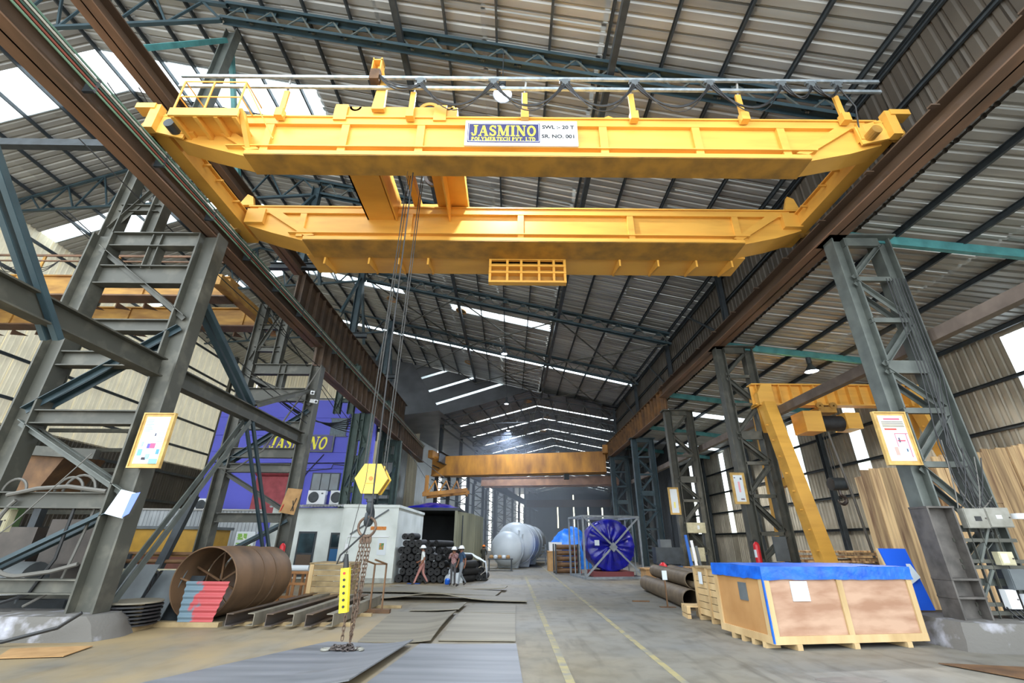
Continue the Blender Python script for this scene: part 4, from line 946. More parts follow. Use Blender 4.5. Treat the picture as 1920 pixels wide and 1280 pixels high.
# gantry crane in the lean-to
gc = thing('gantry_crane', 'yellow gantry crane with ribbed beam and hoist under the lean-to', 'crane', (14, 19.6, 0))
GY = 19.6
gb = part('beam', MB().ib((10.9, GY, 8.1), (18.6, GY, 8.1), 1.0, .45, .06, .03), YEL, gc)
for k in range(15): part('stiffener', MB().box(11.1 + k * .52, 11.13 + k * .52, GY - .2, GY + .2, 7.64, 8.56), YEL, gb)
for (xa, xb) in ((11.35, 12.05), (18.1, 17.4)):
    for sgn in (-1, 1):
        l_ = part('leg', MB().bar((xa, GY + sgn * .3, 7.6), (xb if sgn > 0 else xa, GY + sgn * 1.9, .7), .55, .5, (1, 0, 0)), YEL, gc)
    part('leg_tie', MB().bar((xa + .05, GY - 1.15, 4.3), (xb - .2, GY + 1.1, 4.3), .3, .3), YEL, gc)
    part('bogie', MB().box(min(xa, xb) - .3, max(xa, xb) + .3, GY - 2.6, GY + 2.6, .25, .7), YEL, gc)
    for k in range(8): part('ladder_rung', MB().box(xa - .35, xa - .1, GY - .5 - .2 * k, GY - .46 - .2 * k, 6.6 - .7 * k, 6.65 - .7 * k), YEL, gc)
    part('cap', MB().prism([(xa - .35, GY - .4, 7.55), (xa + .35, GY - .4, 7.55), (xa + .35, GY - .4, 8.5), (xa - .1, GY - .4, 8.5), (xa - .35, GY - .4, 8.1)], (0, .8, 0)), YEL, gc)
gh = thing('electric_hoist', 'yellow and black electric hoist with hook under the gantry beam', 'hoist', (13.9, GY, 6.5))
part('end_box', MB().box(12.7, 13.5, GY - .55, GY + .35, 6.35, 7.25), YEL, gh); part('end_box', MB().box(14.55, 15.2, GY - .5, GY + .35, 6.5, 7.2), YEL, gh)
part('drum', MB().cyl((13.5, GY - .1, 6.8), (14.55, GY - .1, 6.8), .34, 20), BLACK, gh, smooth=True)
part('trolley', MB().box(13.6, 14.4, GY - .3, GY + .3, 7.25, 7.5).lathe([(.04, -.05), (.16, -.05), (.16, .05), (.04, .05)], (13.7, GY - .28, 7.55), (0, 1, 0), 12).lathe([(.04, -.05), (.16, -.05), (.16, .05), (.04, .05)], (14.3, GY - .28, 7.55), (0, 1, 0), 12), YELD, gh)
for dx in (-.06, .06): part('wire_rope', MB().tube([(13.75 + dx, GY, 6.5), (13.75 + dx, GY, 4.4)], .015, 4), ROPE, gh)
part('hook_block', MB().cyl((13.45, GY, 4.25), (14.05, GY, 4.25), .26, 16), DARK, gh, smooth=True)
part('hook', MB().tube([(13.75, GY, 4.0), (13.75, GY, 3.85)] + arc((13.75, GY, 3.62), .17, 1.4, -3.2, 12, (1, 0, 0), (0, 0, 1)), [.05, .06] + [.075] * 8 + [.06, .05, .04, .03, .02], 8), RAILM, gh, smooth=True)
part('push_hose', MB().tube([(13.8, GY - .2, 6.4), (14.05, GY - .3, 3.5), (14.2, GY - .3, 1.2)], .05, 6), CABLEG, gh)
# ------------------------------------------------------------------ steel plates on the floor
def plate(name, label, q, th, m, warp, group='floor plates'):
    """q: near-left, near-right, far-right, far-left ground corners; warp(u,v) -> height"""
    def f(u, v):
        a = lerp((q[0][0], q[0][1], 0), (q[1][0], q[1][1], 0), u); b = lerp((q[3][0], q[3][1], 0), (q[2][0], q[2][1], 0), u)
        p = lerp(a, b, v); return p + UP * (th + .006 + warp(u, v))
    return solo(name, label, 'plate', MB().grid(f, 14, 12, th), m, group)
sm3 = lambda t: max(0, min(1, t)) ** 2
plate('steel_plate', 'grey steel plate in front, right of the two nearest the camera', [(-2.15, 7.6), (.22, 7.6), (.14, 10.95), (-1.8, 10.7)], .02, PLATE, lambda u, v: .0 + .03 * sm3(1 - u) * v)
plate('steel_plate', 'grey steel plate under the chain heap with curled right edge', [(-5.5, 7.7), (-2.25, 7.7), (-1.95, 10.75), (-3.75, 11.0)], .02, PLATE, lambda u, v: .13 * sm3((u - .55) / .45) * (1 - .3 * v))
plate('steel_plate', 'dusty steel plate in the middle with curled right edge', [(-3.15, 11.05), (-1.62, 10.95), (-1.55, 15.1), (-3.45, 15.3)], .02, PLATEB, lambda u, v: .12 * sm3((u - .5) / .5) * (.5 + .5 * math.sin(v * 3)))
plate('steel_plate', 'flat dusty steel plate right of the curled one in the middle', [(-1.5, 11.2), (.13, 11.2), (.16, 15.0), (-1.45, 15.1)], .02, PLATEB, lambda u, v: .01)
plate('steel_plate', 'small dusty plate behind the two middle plates', [(-3.0, 15.5), (-1.5, 15.4), (-1.4, 17.0), (-2.9, 17.1)], .02, PLATEB, lambda u, v: .02 + .06 * sm3(u))
plate('steel_plate', 'dusty plate behind the flat one, level on the floor', [(-1.35, 15.3), (.17, 15.25), (.2, 16.9), (-1.3, 16.95)], .015, PLATEB, lambda u, v: 0)
plate('steel_plate', 'long buckled dusty plate lifted at its near edge', [(-6.2, 18.2), (.6, 17.6), (.55, 19.0), (-6.2, 19.6)], .03, PLATEB, lambda u, v: .05 + (1 - v) * .2 * math.exp(-((u - .52) / .17) ** 2))
plate('steel_plate', 'second long dusty plate behind the buckled one', [(-6.3, 19.9), (-.55, 19.4), (-.35, 21.2), (-6.3, 21.6)], .03, PLATEB, lambda u, v: .06 + .05 * math.sin(u * 4))
plate('steel_plate', 'farthest long dusty plate in front of the walking men', [(-5.2, 21.9), (-.2, 21.4), (-.1, 22.3), (-5.0, 22.8)], .03, PLATEB, lambda u, v: .05 + .07 * sm3(2 * abs(u - .5)))
plate('steel_plate', 'thin brown sheet on the floor before the right pedestal', [(8.3, 8.35), (9.6, 8.1), (9.9, 9.2), (7.65, 9.6)], .012, RUST, lambda u, v: .01)
plate('steel_plate', 'thin brown board on the floor before the left plinth', [(-8.9, 9.35), (-7.9, 9.55), (-8.1, 10.4), (-9.4, 10.1)], .012, KRAFT, lambda u, v: .01)
solo('hose', 'long dark hose lying along the foot of the left plinth', 'hose', MB().tube([(-13, 10.4, .06), (-11, 10.25, .05), (-9.8, 10.3, .09), (-9.0, 10.5, .3), (-8.7, 10.6, .55)], .035, 7), CABLE)
# ------------------------------------------------------------------ big crate and its neighbours
def oriented(x, y, a): return Matrix.Translation((x, y, 0)) @ Matrix.Rotation(a, 4, 'Z')
def pbox(T, *b):
    mb = MB().box(*b); mb.v = [tuple(T @ V(p)) for p in mb.v]; return mb
c = thing('plywood_crate', 'large plywood crate with bright blue tarp over its top', 'crate', (5.3, 10.6, 0), math.radians(9))
T = wmat(c).copy(); W_, D_ = 3.6, 1.8
body = part('panel', pbox(T, .02, W_ / 2 - .01, .02, .04, .2, 1.4), PLY, c); part('panel', pbox(T, W_ / 2 + .01, W_ - .02, .02, .04, .2, 1.4), PLY, c)
part('panel', pbox(T, .02, .04, .04, D_, .2, 1.4), pm('yellow plywood', '#b98d5a', '#a67948', .7, scale=1.3), c); part('panel', pbox(T, W_ - .04, W_ - .02, .04, D_, .2, 1.4), PLY, c); part('panel', pbox(T, .02, W_ - .02, D_ - .02, D_, .2, 1.4), PLY, c)
for x in (0, W_ / 2 - .07, W_ - .13): part('batten', pbox(T, x, x + .13, -.015, .02, .12, 1.42), WOODL, c)
part('batten', pbox(T, 0, W_, -.02, .015, .1, .24), WOODL, c); part('batten', pbox(T, -.02, .02, 0, D_, .1, .24), WOODL, c); part('batten', pbox(T, -.018, .018, .03, .14, .2, 1.42), WOODL, c); part('batten', pbox(T, -.018, .018, D_ - .12, D_, .2, 1.42), WOODL, c)
for x in (.45, 1.75, 3.0): part('runner', pbox(T, x, x + .12, -.05, D_ + .02, 0, .1), WOODL, c)
for y in (.25, .6, .95, 1.3): part('runner', pbox(T, -.03, .3, y, y + .1, 0, .1), WOODL, c)
def tarp_f(seed):
    def f(u, v):
        # unrolled: perimeter strip u around four sides, v down the skirt
        p = u * 4; k = min(3, int(p)); t = p - k
        e = .03 + .012 * noise.noise(V((u * 30, v * 3, seed))) 
        cs = [(-e, -e), (W_ + e, -e), (W_ + e, D_ + e), (-e, D_ + e), (-e, -e)]
        x = cs[k][0] * (1 - t) + cs[k + 1][0] * t; y = cs[k][1] * (1 - t) + cs[k + 1][1] * t
        z = 1.5 - v * (.25 + .03 * noise.noise(V((u * 40, 2, seed))))
        return T @ V((x, y, z))
    return f
part('tarp_cover', MB().grid(tarp_f(3.1), 96, 4).grid(lambda u, v: T @ V((-.03 + u * (W_ + .06), -.03 + v * (D_ + .06), 1.5 + .015 * noise.noise(V((u * 8, v * 5, 1))))), 24, 12), TARP, c, smooth=True)
part('edge_tape', pbox(T, -.03, 0, -.035, 0, .12, 1.3), TARP, c)
part('label_sheet', pbox(T, .62, 1.02, -.004, .016, .85, 1.22), PAPER, c, label='white paper label')
part('label_sheet', pbox(T, -.0, .018, .62, .9, .8, 1.15), GREYP, c, label='grey paper label')
c2 = thing('slatted_crate', 'old slatted wooden crate left of the blue topped crate', 'crate', (5.45, 13.0, 0), math.radians(4))
T = wmat(c2).copy()
for k in range(7):
    z = .14 + k * .165
    part('slat', pbox(T, 0, .02, 0, 1.6, z, z + .15), WOODL, c2); part('slat', pbox(T, 0, 1.2, -.0, .02, z, z + .15), WOODL, c2)
for y in (-.02, .75, 1.5): part('batten', pbox(T, -.03, 0, y, y + .1, .1, 1.32), WOODL, c2)
for x in (0, 1.1): part('batten', pbox(T, x, x + .1, -.03, 0, .1, 1.32), WOODL, c2)
part('lid', pbox(T, -.03, 1.23, -.03, 1.63, 1.3, 1.34), WOODG, c2)
for y in (.05, .75, 1.45): part('runner', pbox(T, -.03, 1.2, y, y + .1, 0, .1), WOODL, c2)
part('label_sheet', pbox(T, -.04, -.03, 1.05, 1.25, .9, 1.2), PAPER, c2, label='white paper label')
p_ = thing('pallet', 'small low pallet frame on the floor beside the slatted crate', 'pallet', (5.0, 14.6, 0), math.radians(-5)); T = wmat(p_).copy()
for k in range(3):
    part('board', pbox(T, 0, .5, k * .22, k * .22 + .15, .28, .32), WOODL, p_)
for x in (0, .4): part('block', pbox(T, x, x + .1, 0, .6, .0, .1), WOODL, p_); part('side_board', pbox(T, x, x + .1, 0, .6, .12, .28), WOODL, p_)
# ------------------------------------------------------------------ pipes by the right columns
def pipe(x, y0, y1, z, r, label, dx=.35, m=None):
    solo('steel_pipe', label, 'pipe', MB().lathe([(r - .02, 0), (r, 0), (r, y1 - y0), (r - .02, y1 - y0)], (x, y0, z), (dx / (y1 - y0), 1, 0), 20, close=True), m or pm('brown pipe', '#75654f', '#5b4c3b', .6, .15, scale=3), 'big steel pipes', True)
pipe(5.75, 16.2, 22.6, .3, .3, 'front low brown pipe of the heap left of the slatted crate')
pipe(6.42, 16.6, 22.6, .28, .28, 'low brown pipe behind the front one of the heap')
pipe(7.05, 16.9, 22.6, .27, .27, 'innermost low brown pipe of the heap near the column')
pipe(6.1, 16.9, 22.3, .8, .25, 'upper brown pipe with dark mouth on the heap')
pipe(6.72, 17.0, 22.0, .8, .25, 'upper brown pipe of the heap beside the second column side')
pipe(6.05, 15.9, 21, .66, .11, 'thin brown pipe lying in the groove of the heap')
solo('sign_post', 'rusty stand with white tag before the pipe heap', 'stand', MB().bar((5.2, 17.0, 0), (5.2, 17.0, .85), .04, .04).box(4.95, 5.45, 16.9, 17.1, 0, .02).m(1).box(5.12, 5.28, 16.95, 16.97, .8, 1.08), [RUST, PAPER])
solo('floor_bar', 'dark flat bar on the floor before the pipe heap', 'bar', MB().box(4.4, 5.0, 18.4, 18.5, 0, .04), RUST)
# ------------------------------------------------------------------ lumber on the right
random.seed(5)
lw = thing('plank_stack', 'tall stack of mixed planks on end at the far right', 'lumber', (14.3, 13.4, 0))
x = 12.35
while x < 17.5:
    w = .17 + random.random() * .12; zt = 4.25 + (x - 12.3) * .14 + random.random() * .08
    zs_ = 2.6 + random.random() * .5 if random.random() < .4 else None
    y = 13.3 + random.random() * .05
    if zs_:
        part('plank', MB().box(x, x + w - .008, y, y + .05, 0, zs_ - .006), WOODD, lw); part('plank', MB().box(x, x + w - .008, y - .02, y + .04, zs_, zt), WOODD, lw)
    else: part('plank', MB().box(x, x + w - .008, y, y + .05, 0, zt), WOODD, lw)
    x += w
part('backing', MB().box(12.4, 17.5, 13.4, 14.0, 0, 4.2), WOODD, lw)
lw2 = thing('plank_stack', 'lower stack of planks on end just behind the nearest right column', 'lumber', (11.2, 13.5, 0))
x = 10.35
while x < 12.2:
    w = .2 + random.random() * .12; y = 13.6 + random.random() * .05
    part('plank', MB().box(x, x + w - .008, y, y + .05, 0, 3.95 + .1 * random.random()), WOODD, lw2); x += w
part('backing', MB().box(10.45, 12.2, 13.68, 14.1, 0, 3.8), WOODD, lw2)
for q, (x0, x1, y0, n, lb) in enumerate(((12.6, 16.5, 17.5, 9, 'low untidy pile of scrap boards behind the blue topped crate'), (8.6, 10.2, 23.2, 5, 'pile of brown boards stacked between the second and third right columns'), (13, 18.5, 22, 9, 'far pile of scrap boards under the gantry crane'))):
    tb = thing('board_pile', lb, 'lumber', ((x0 + x1) / 2, y0, 0))
    for k in range(n):
        for j in range(3):
            a = random.uniform(-.06, .06); d = random.uniform(-.3, .3); y = y0 + j * .5
            part('board', MB().bar((x0 + d, y, .1 + k * .19), (x1 + d, y + a * 3, .1 + k * .19 + a), .35, .08), WOODD if q != 1 else KRAFT, tb)
bb = thing('blue_board', 'blue board leaning between the blue topped crate and the right column', 'board', (9.95, 12.6, 0))
part('panel', MB().prism([(9.62, 12.5, .5), (10.3, 12.5, .5), (10.35, 12.9, 1.85), (9.6, 12.9, 1.85)], (0, .02, 0)), pm('board blue', '#1a5fe0', None, .4), bb)
part('edge', MB().bar((9.6, 12.48, .5), (9.58, 12.88, 1.85), .04, .04), WOODL, bb); part('paper', MB().prism([(10.0, 12.6, 1.05), (10.28, 12.62, 1.2), (10.2, 12.72, 1.5), (10.1, 12.72, 1.5)], (0, -.01, 0)), PAPER, bb)
solo('bench', 'dark low bench behind the blue board', 'bench', MB().box(9.4, 12, 12.35, 12.95, .38, .46).bar((9.6, 12.5, 0), (9.6, 12.5, .4), .08, .08).bar((11.8, 12.5, 0), (11.8, 12.5, .4), .08, .08).box(9.4, 12, 12.45, 12.85, .1, .16), DARK)
# ------------------------------------------------------------------ electrical boxes on the nearest right column
def sbox(name, label, x0, x1, y, z0, z1, m, dep=.14, win=None, cat='switch box'):
    t = thing(name, label, cat, ((x0 + x1) / 2, y, z0))
    part('case', MB().box(x0, x1, y - dep, y, z0, z1), m, t); part('door', MB().box(x0 + .015, x1 - .015, y - dep - .015, y - dep, z0 + .015, z1 - .015), m, t)
    if win: part('window', MB().box(win[0], win[1], y - dep - .02, y - dep - .014, win[2], win[3]), BLACK if win[4] else PAPER, t)
    part('latch', MB().cyl((x1 - .05, y - dep - .035, (z0 + z1) / 2), (x1 - .05, y - dep - .01, (z0 + z1) / 2), .015, 8), RAILM, t)
    return t
sbox('switch_box', 'grey steel box with black window slot on the right column', 10.35, 10.85, 11.05, 2.3, 2.72, GREYB, win=(10.55, 10.7, 2.45, 2.55, 1))
sbox('switch_box', 'grey steel box with white window beside the slotted one', 10.86, 11.4, 11.05, 2.32, 2.74, GREYB, win=(11.05, 11.18, 2.5, 2.58, 0))
sbox('switch_box', 'pale box on the right column below the two grey boxes', 10.78, 11.1, 11.05, 1.55, 1.82, BEIGE, win=(10.82, 10.95, 1.6, 1.78, 0))
sbox('switch_box', 'flat grey box with round mark under the pale box', 10.8, 11.15, 11.0, 1.08, 1.48, GREYP)
sbox('switch_box', 'white socket box lower left on the right column', 10.62, 10.85, 11.05, .72, 1.08, WHITEP)
sbox('switch_box', 'white isolator box lower right on the right column', 10.98, 11.3, 11.0, .55, 1.0, WHITEP, win=(11.1, 11.25, .7, .75, 1))
sbox('meter_box', 'small blue white meter beside the upper grey boxes', 11.5, 11.72, 11.0, 2.5, 2.62, WHITEP)
fr_ = thing('support_frame', 'welded angle frame between the legs of the right column holding the boxes', 'frame', (10.6, 11.1, .5))
for z in (.62, .78, 1.5, 1.62, 2.05): part('rail', MB().ang((10.05, 11.12, z), (11.5, 11.12, z), .07, .012), STL, fr_)
for x in (10.5, 10.75, 11.1): part('post', MB().ang((x, 11.1, .5), (x + .02, 11.1, 2.3), .06, .012, (0, 1, 0)), STL, fr_)
for k, (a, b) in enumerate((((10.5, 1.6), (10.95, 2.3)), ((10.2, .8), (10.7, 1.45)))): part('brace', MB().bar((a[0], 11.1, a[1]), (b[0], 11.1, b[1]), .06, .05), STLR, fr_)
wr_ = thing('cable_tangle', 'loose grey cables hanging over the boxes of the right column', 'cable', (10.9, 10.95, 2.4))
random.seed(3)
for k in range(12):
    xa = 10.2 + random.random() * 1.2; xb = 10.3 + random.random() * 1.1; za = 2.75 + random.random() * 1.8
    part('cable', MB().tube(sag((xa, 11.0, za), (xb, 10.98, 2.72), .1 + .3 * random.random(), 8), .014, 5), CABLE if k % 3 else CABLEG, wr_)
for k in range(7):
    x = 10.5 + .09 * k; part('cable', MB().tube([(x + .35, 11.1, 9), (x + .3, 11.1, 6), (x + .2 * math.sin(k), 11.05, 4.2), (x + .1, 11.0, 2.7)], .014, 5), CABLE, wr_)
for k in range(6): part('cable', MB().tube(sag((10.6 + .12 * k, 11.0, .75), (10.9 + .1 * k, 10.7, .5), .15, 6), .014, 5), CABLE, wr_)
sbox('switch_box', 'beige box with red mark on the third right column', 10.1, 11.15, 27.8, 2.45, 3.0, BEIGE, win=(10.68, 10.8, 2.65, 2.85, 0))
sbox('switch_box', 'lower beige box on the third right column', 10.1, 10.9, 27.8, 1.0, 1.7, BEIGE)
sbox('panel_board', 'pale grey flat panel low on the second right column', 10.55, 11.1, 19.7, 1.3, 2.2, GREYP, .05)
def extinguisher(name, label, x, y, z, h=.55, r=.09):
    t = thing(name, label, 'extinguisher', (x, y, z))
    part('cylinder', MB().lathe([(0, 0), (r, 0), (r, h * .82), (r * .85, h * .9), (r * .35, h), (0, h)], (x, y, z), UP, 16), REDP, t, smooth=True)
    part('valve', MB().box(x - .03, x + .03, y - .03, y + .03, z + h, z + h + .06).box(x - .1, x + .05, y - .015, y + .015, z + h + .05, z + h + .08), BLACK, t)
    part('hose', MB().tube([(x - .05, y, z + h + .03), (x - r - .1, y, z + h), (x - r - .14, y, z + h * .5), (x - r - .2, y, z + .15)], .014, 6), BLACK, t)
    part('label_sheet', MB().lathe([(r + .002, h * .25), (r + .002, h * .62)], (x, y, z), UP, 8, a0=.9, a1=2.4), PAPER, t)
extinguisher('fire_extinguisher', 'red fire extinguisher hung on the second right column', 9.8, 19.57, 1.25, .75, .12)
extinguisher('fire_extinguisher', 'big red extinguisher bottle beside the brown box near the cage', 7.1, 23.2, 0, 1.1, .2)
extinguisher('fire_extinguisher', 'red fire extinguisher on the second left trestle', -9.1, 19.74, 1.1, .7, .11)
solo('brown_box', 'plain brown box behind the big red extinguisher', 'box', MB().box(6.5, 7.9, 24.0, 25.0, 0, .75).box(6.45, 7.95, 23.95, 25.05, .75, .8), KRAFT)
solo('white_bundle', 'white wrapped bundle beside the big red extinguisher', 'bundle', MB().lathe([(0, 0), (.35, .02), (.42, .25), (.3, .45), (0, .5)], (8.6, 23.5, .2), UP, 12).box(8.3, 8.9, 23.2, 23.8, 0, .22), PAPER)
for k, (x, m_, w) in enumerate(((8.9, pm('profile blue', '#2a62b8', None, .5), 'blue'), (9.15, WHITEP, 'white'), (9.35, GREYP, 'grey'))):
    solo('profile_bar', f'{w} bar standing on end by the third right column', 'bar', MB().bar((x, 24.3, 0), (x - .1, 24.5, 2.3 - .25 * k), .12, .08), m_)
mt = thing('welding_machine', 'dark machine on a stand with blue body before the third right column', 'machine', (8.6, 27.2, 0))
part('cabinet', MB().box(7.9, 9.4, 26.8, 27.5, .9, 1.7), DARK, mt); part('top_box', MB().box(8.2, 8.8, 26.8, 27.3, 1.7, 2.1), GREYP, mt); part('base', MB().box(7.8, 9.2, 26.6, 27.4, .25, .8), pm('machine blue', '#2f5f9a', None, .5), mt)
for x in (8, 9.2): part('leg', MB().bar((x, 26.9, 0), (x, 26.9, .9), .08, .08), DARK, mt)
fan = thing('pedestal_fan', 'black pedestal fan among the scrap boards', 'fan', (14.6, 16.5, 0))
part('pole', MB().cyl((14.6, 16.5, 0), (14.6, 16.5, 1.6), .03, 8), DARK, fan); part('cage', MB().lathe([(.38, 0), (.4, .06), (.38, .12)], (14.6, 16.4, 1.9), (0, 1, 0), 20), DARK, fan)
for k in range(4): part('blade', MB().bar((14.6, 16.44, 1.9), (14.6 + .34 * math.cos(k * PI / 2), 16.46, 1.9 + .34 * math.sin(k * PI / 2)), .03, .12, (0, 1, 0)), DARK, fan)
part('motor', MB().cyl((14.6, 16.5, 1.9), (14.6, 16.75, 1.9), .1, 12), pm('fan green', '#2f8f6a', None, .5), fan)
# ------------------------------------------------------------------ cage with wrapped drum, pipe rack, bundles
cg = thing('steel_cage', 'grey angle steel transport cage with crossed straps', 'cage', (6.1, 30, 0))
cp = [V((4.3, 28.6, 0)), V((7.85, 29.5, 0)), V((7.3, 32.6, 0)), V((3.85, 31.7, 0))]; CH = 3.35
for k in range(4):
    a, b = cp[k], cp[(k + 1) % 4]
    part('post', MB().ang(a + UP * .0, a + UP * CH, .11, .015, (0, 1, 0)), CAGEM, cg)
    for z in (.06, CH): part('rail', MB().bar(a + UP * z, b + UP * z, .11, .12), CAGEM, cg)
    if k != 0: part('mid_post', MB().bar(lerp(a, b, .33), lerp(a, b, .33) + UP * CH, .06, .06).bar(lerp(a, b, .66), lerp(a, b, .66) + UP * CH, .06, .06), CAGEM, cg)
part('diagonal', MB().bar(cp[0] + UP * .1, cp[1] + UP * CH, .1, .03, (0, 1, 0)), CAGEM, cg); part('diagonal', MB().bar(cp[0] + UP * CH + V((0, -.04, 0)), cp[1] + UP * .1 + V((0, -.04, 0)), .1, .03, (0, 1, 0)), CAGEM, cg)
m_ = lerp(cp[0], cp[1], .5) + V((0, -.1, CH / 2)); part('centre_plate', MB().prism([m_ + V((0, 0, .27)), m_ + V((.27, .07, 0)), m_ + V((0, 0, -.27)), m_ + V((-.27, -.07, 0))], (0, .03, 0)), CAGEM, cg)
for t in (.3, .65): part('top_brace', MB().bar(lerp(cp[0], cp[1], t) + UP * CH, lerp(cp[3], cp[2], t) + UP * CH, .07, .07), CAGEM, cg)
part('drum_saddle', MB().box(4.9, 7.3, 29.6, 31.8, .06, .35), pm('saddle red', '#6e2f30', None, .6), cg)
def drum_f(u, v):
    a = 2 * PI * u; w = .035 * noise.noise(V((math.cos(a) * 5, math.sin(a) * 5, v * 4))) + .03 * noise.noise(V((math.cos(a) * 14, math.sin(a) * 14, v * 2)))
    if v < .45: r = 1.42 * (v / .45) ** .9; y = 29.62 - .14 * (1 - (v / .45) ** 3) + w * 2.2
    else: r = 1.44 + w; y = 29.62 + (v - .45) / .55 * 2.2
    return (6.05 + r * math.cos(a), y + .0, 1.78 + r * math.sin(a))
dr = thing('wrapped_drum', 'big round drum wrapped in shiny navy tarp inside the grey cage', 'drum', (6.05, 30.5, .35))
part('tarp', MB().grid(drum_f, 72, 34), TARPN, dr, smooth=True)
part('label_sheet', MB().box(5.05, 5.33, 29.36, 29.38, 1.75, 2.05), PAPER, dr, label='white paper label')
for k in range(9):
    a = random.random() * 6.28; part('fold', MB().tube([(6.05 + 1.46 * math.cos(a + t * .35), 29.7 + .25 * t, 1.78 + 1.46 * math.sin(a + t * .35)) for t in range(5)], .03, 5), TARPN, dr)
pr_ = thing('pipe_rack', 'dark rack stacked with thick brown pipes left of the cage', 'rack', (3.8, 33, 0))
for (x, y) in ((3.02, 32.9), (4.5, 32.9)): part('post', MB().bar((x, y, 0), (x, y, 1.8), .09, .09), DARK, pr_); 
part('rail', MB().bar((3.02, 32.9, .1), (3.02, 34.5, .1), .09, .09).bar((3.02, 34.5, 0), (3.02, 34.5, 1.8), .09, .09), DARK, pr_)
for k in range(5): solo('rack_pipe', f'brown pipe on the dark rack, {["lowest", "second from below", "middle", "second from top", "topmost"][k]} of five', 'pipe', MB().cyl((3.1, 33.2, .2 + k * .35), (4.7, 33.35, .2 + k * .35), .165, 16), RUST, 'rack pipes', True)
for k in range(3): solo('red_frame', ['left', 'middle', 'right'][k] + ' of three red slanted bars behind the cage front post', 'bar', MB().bar((4.55 + .12 * k, 33.8, 0), (4.3 + .12 * k, 34.2, 1.7), .07, .07), pm('signal red', '#d8402c', None, .5))
solo('wooden_box', 'pale wooden box beside the pipe rack', 'box', MB().box(2.75, 3.4, 36, 37, 0, 1.25).box(2.72, 3.43, 35.97, 37.03, 1.25, 1.3), pm('box tan', '#c49a68', '#ac8352', .7, scale=2))
solo('white_box', 'white carton on top of the pale wooden box', 'box', MB().box(2.95, 3.9, 37.1, 37.9, 0, 1.9), WHITEP)
def lump(cx, cyy, rx, ry, h, sd):
    def f(u, v):
        a = 2 * PI * u; q = v * PI / 2; n = 1 + .13 * noise.noise(V((math.cos(a) * 1.6, math.sin(a) * 1.6, v * 2 + sd))) + .05 * noise.noise(V((math.cos(a) * 6, math.sin(a) * 6, v * 6 + sd)))
        return (cx + rx * math.cos(a) * math.cos(q) ** .6 * n, cyy + ry * math.sin(a) * math.cos(q) ** .6 * n, h * math.sin(q) ** .9 * n)
    return f
solo('tarp_bundle', 'rounded load under a bright blue tarp behind the pipe rack', 'load', MB().grid(lump(5.0, 41, 1.75, 2.2, 2.9, 2), 40, 20), TARPL, smooth=True)
# ------------------------------------------------------------------ tanks
def tank(name, label, p, ax, r, L, m, nozzle=True):
    p = V(p); ax = V(ax).normalized(); t = thing(name, label, 'tank', (p.x, p.y, 0)); sd = ax.cross(UP)
    prof = [(0.001, -.62 * r * .75)] + [(r * math.sin(a), -.62 * r * .75 * math.cos(a)) for a in [PI / 2 * i / 9 for i in range(1, 10)]] + [(r * 1.0, 0), (r, L)] + [(r * math.cos(a), L + .4 * r * math.sin(a)) for a in [PI / 2 * i / 5 for i in range(1, 5)]] + [(0.001, L + .4 * r)]
    part('shell', MB().lathe(prof, p, ax, 48), m, t, smooth=True)
    for d in (.05, L * .35, L * .62): part('weld_ring', MB().lathe([(r, -.05), (r + .04, -.05), (r + .04, .05), (r, .05)], p + ax * d, ax, 48), m, t, smooth=True)
    for d in (.9, L * .55):
        part('saddle', MB().prism([p + ax * d - sd * r * .6 - UP * (p.z), p + ax * d + sd * r * .6 - UP * (p.z), p + ax * d + sd * r * .75 - UP * r * .62, p + ax * d - sd * r * .75 - UP * r * .62], ax * .25), m, t)
    if nozzle:
        for (a, b, q) in ((-.3, .62, .2), (.25, .58, .07), (.42, .42, .07)):
            c0 = p + sd * r * a + UP * r * b; part('nozzle', MB().lathe([(.02, -.95), (q, -.95), (q, -.86), (q * .75, -.86), (q * .75, 0)], c0, ax, 14), m, t)
    return t
tank('storage_tank', 'large silver grey horizontal tank on saddles beside the aisle', (.45, 40.9, 1.8), (.17, .985, 0), 1.6, 9.5, TANK)
tank('storage_tank', 'second silver grey tank dish close to the big tank', (-.25, 39.0, 1.4), (.17, .985, 0), 1.27, .9, TANK, False)
tank('storage_tank', 'brown horizontal vessel lying farther down the hall', (6.5, 56, 1.5), (.6, .8, 0), 1.3, 8, pm('brown vessel', '#6b4a40', '#553a32', .6, scale=1), False)
bt = thing('work_table', 'long low table with parts beside the silver tank', 'table', (-1, 36.6, 0))
part('top', MB().box(-1.6, .2, 35.6, 36.8, .72, .8), DARK, bt)
for x in (-1.5, .1): part('leg', MB().bar((x, 35.7, 0), (x, 35.7, .72), .1, .1), DARK, bt)
for k in range(5): solo('machined_part', ['leftmost', 'second', 'middle', 'fourth', 'rightmost'][k] + ' pale cast piece on the low table by the tank', 'part', MB().lathe([(0, 0), (.14, 0), (.16, .1), (.1, .22), (0, .22)], (-1.35 + k * .3, 35.9, .8), UP, 10), PAPER if k % 2 else KRAFT, 'table pieces')
rk = thing('bar_rack', 'low grey rack of bars behind the silver tank', 'rack', (2.1, 47, 0))
for k in range(5): part('bar', MB().bar((1.4, 46.5, .3 + k * .3), (3.4, 46.5, .3 + k * .3), .08, .08), CAGEM, rk)
for x in (1.5, 2.4, 3.3): part('post', MB().bar((x, 46.5, 0), (x, 46.5, 1.7), .08, .08), CAGEM, rk)
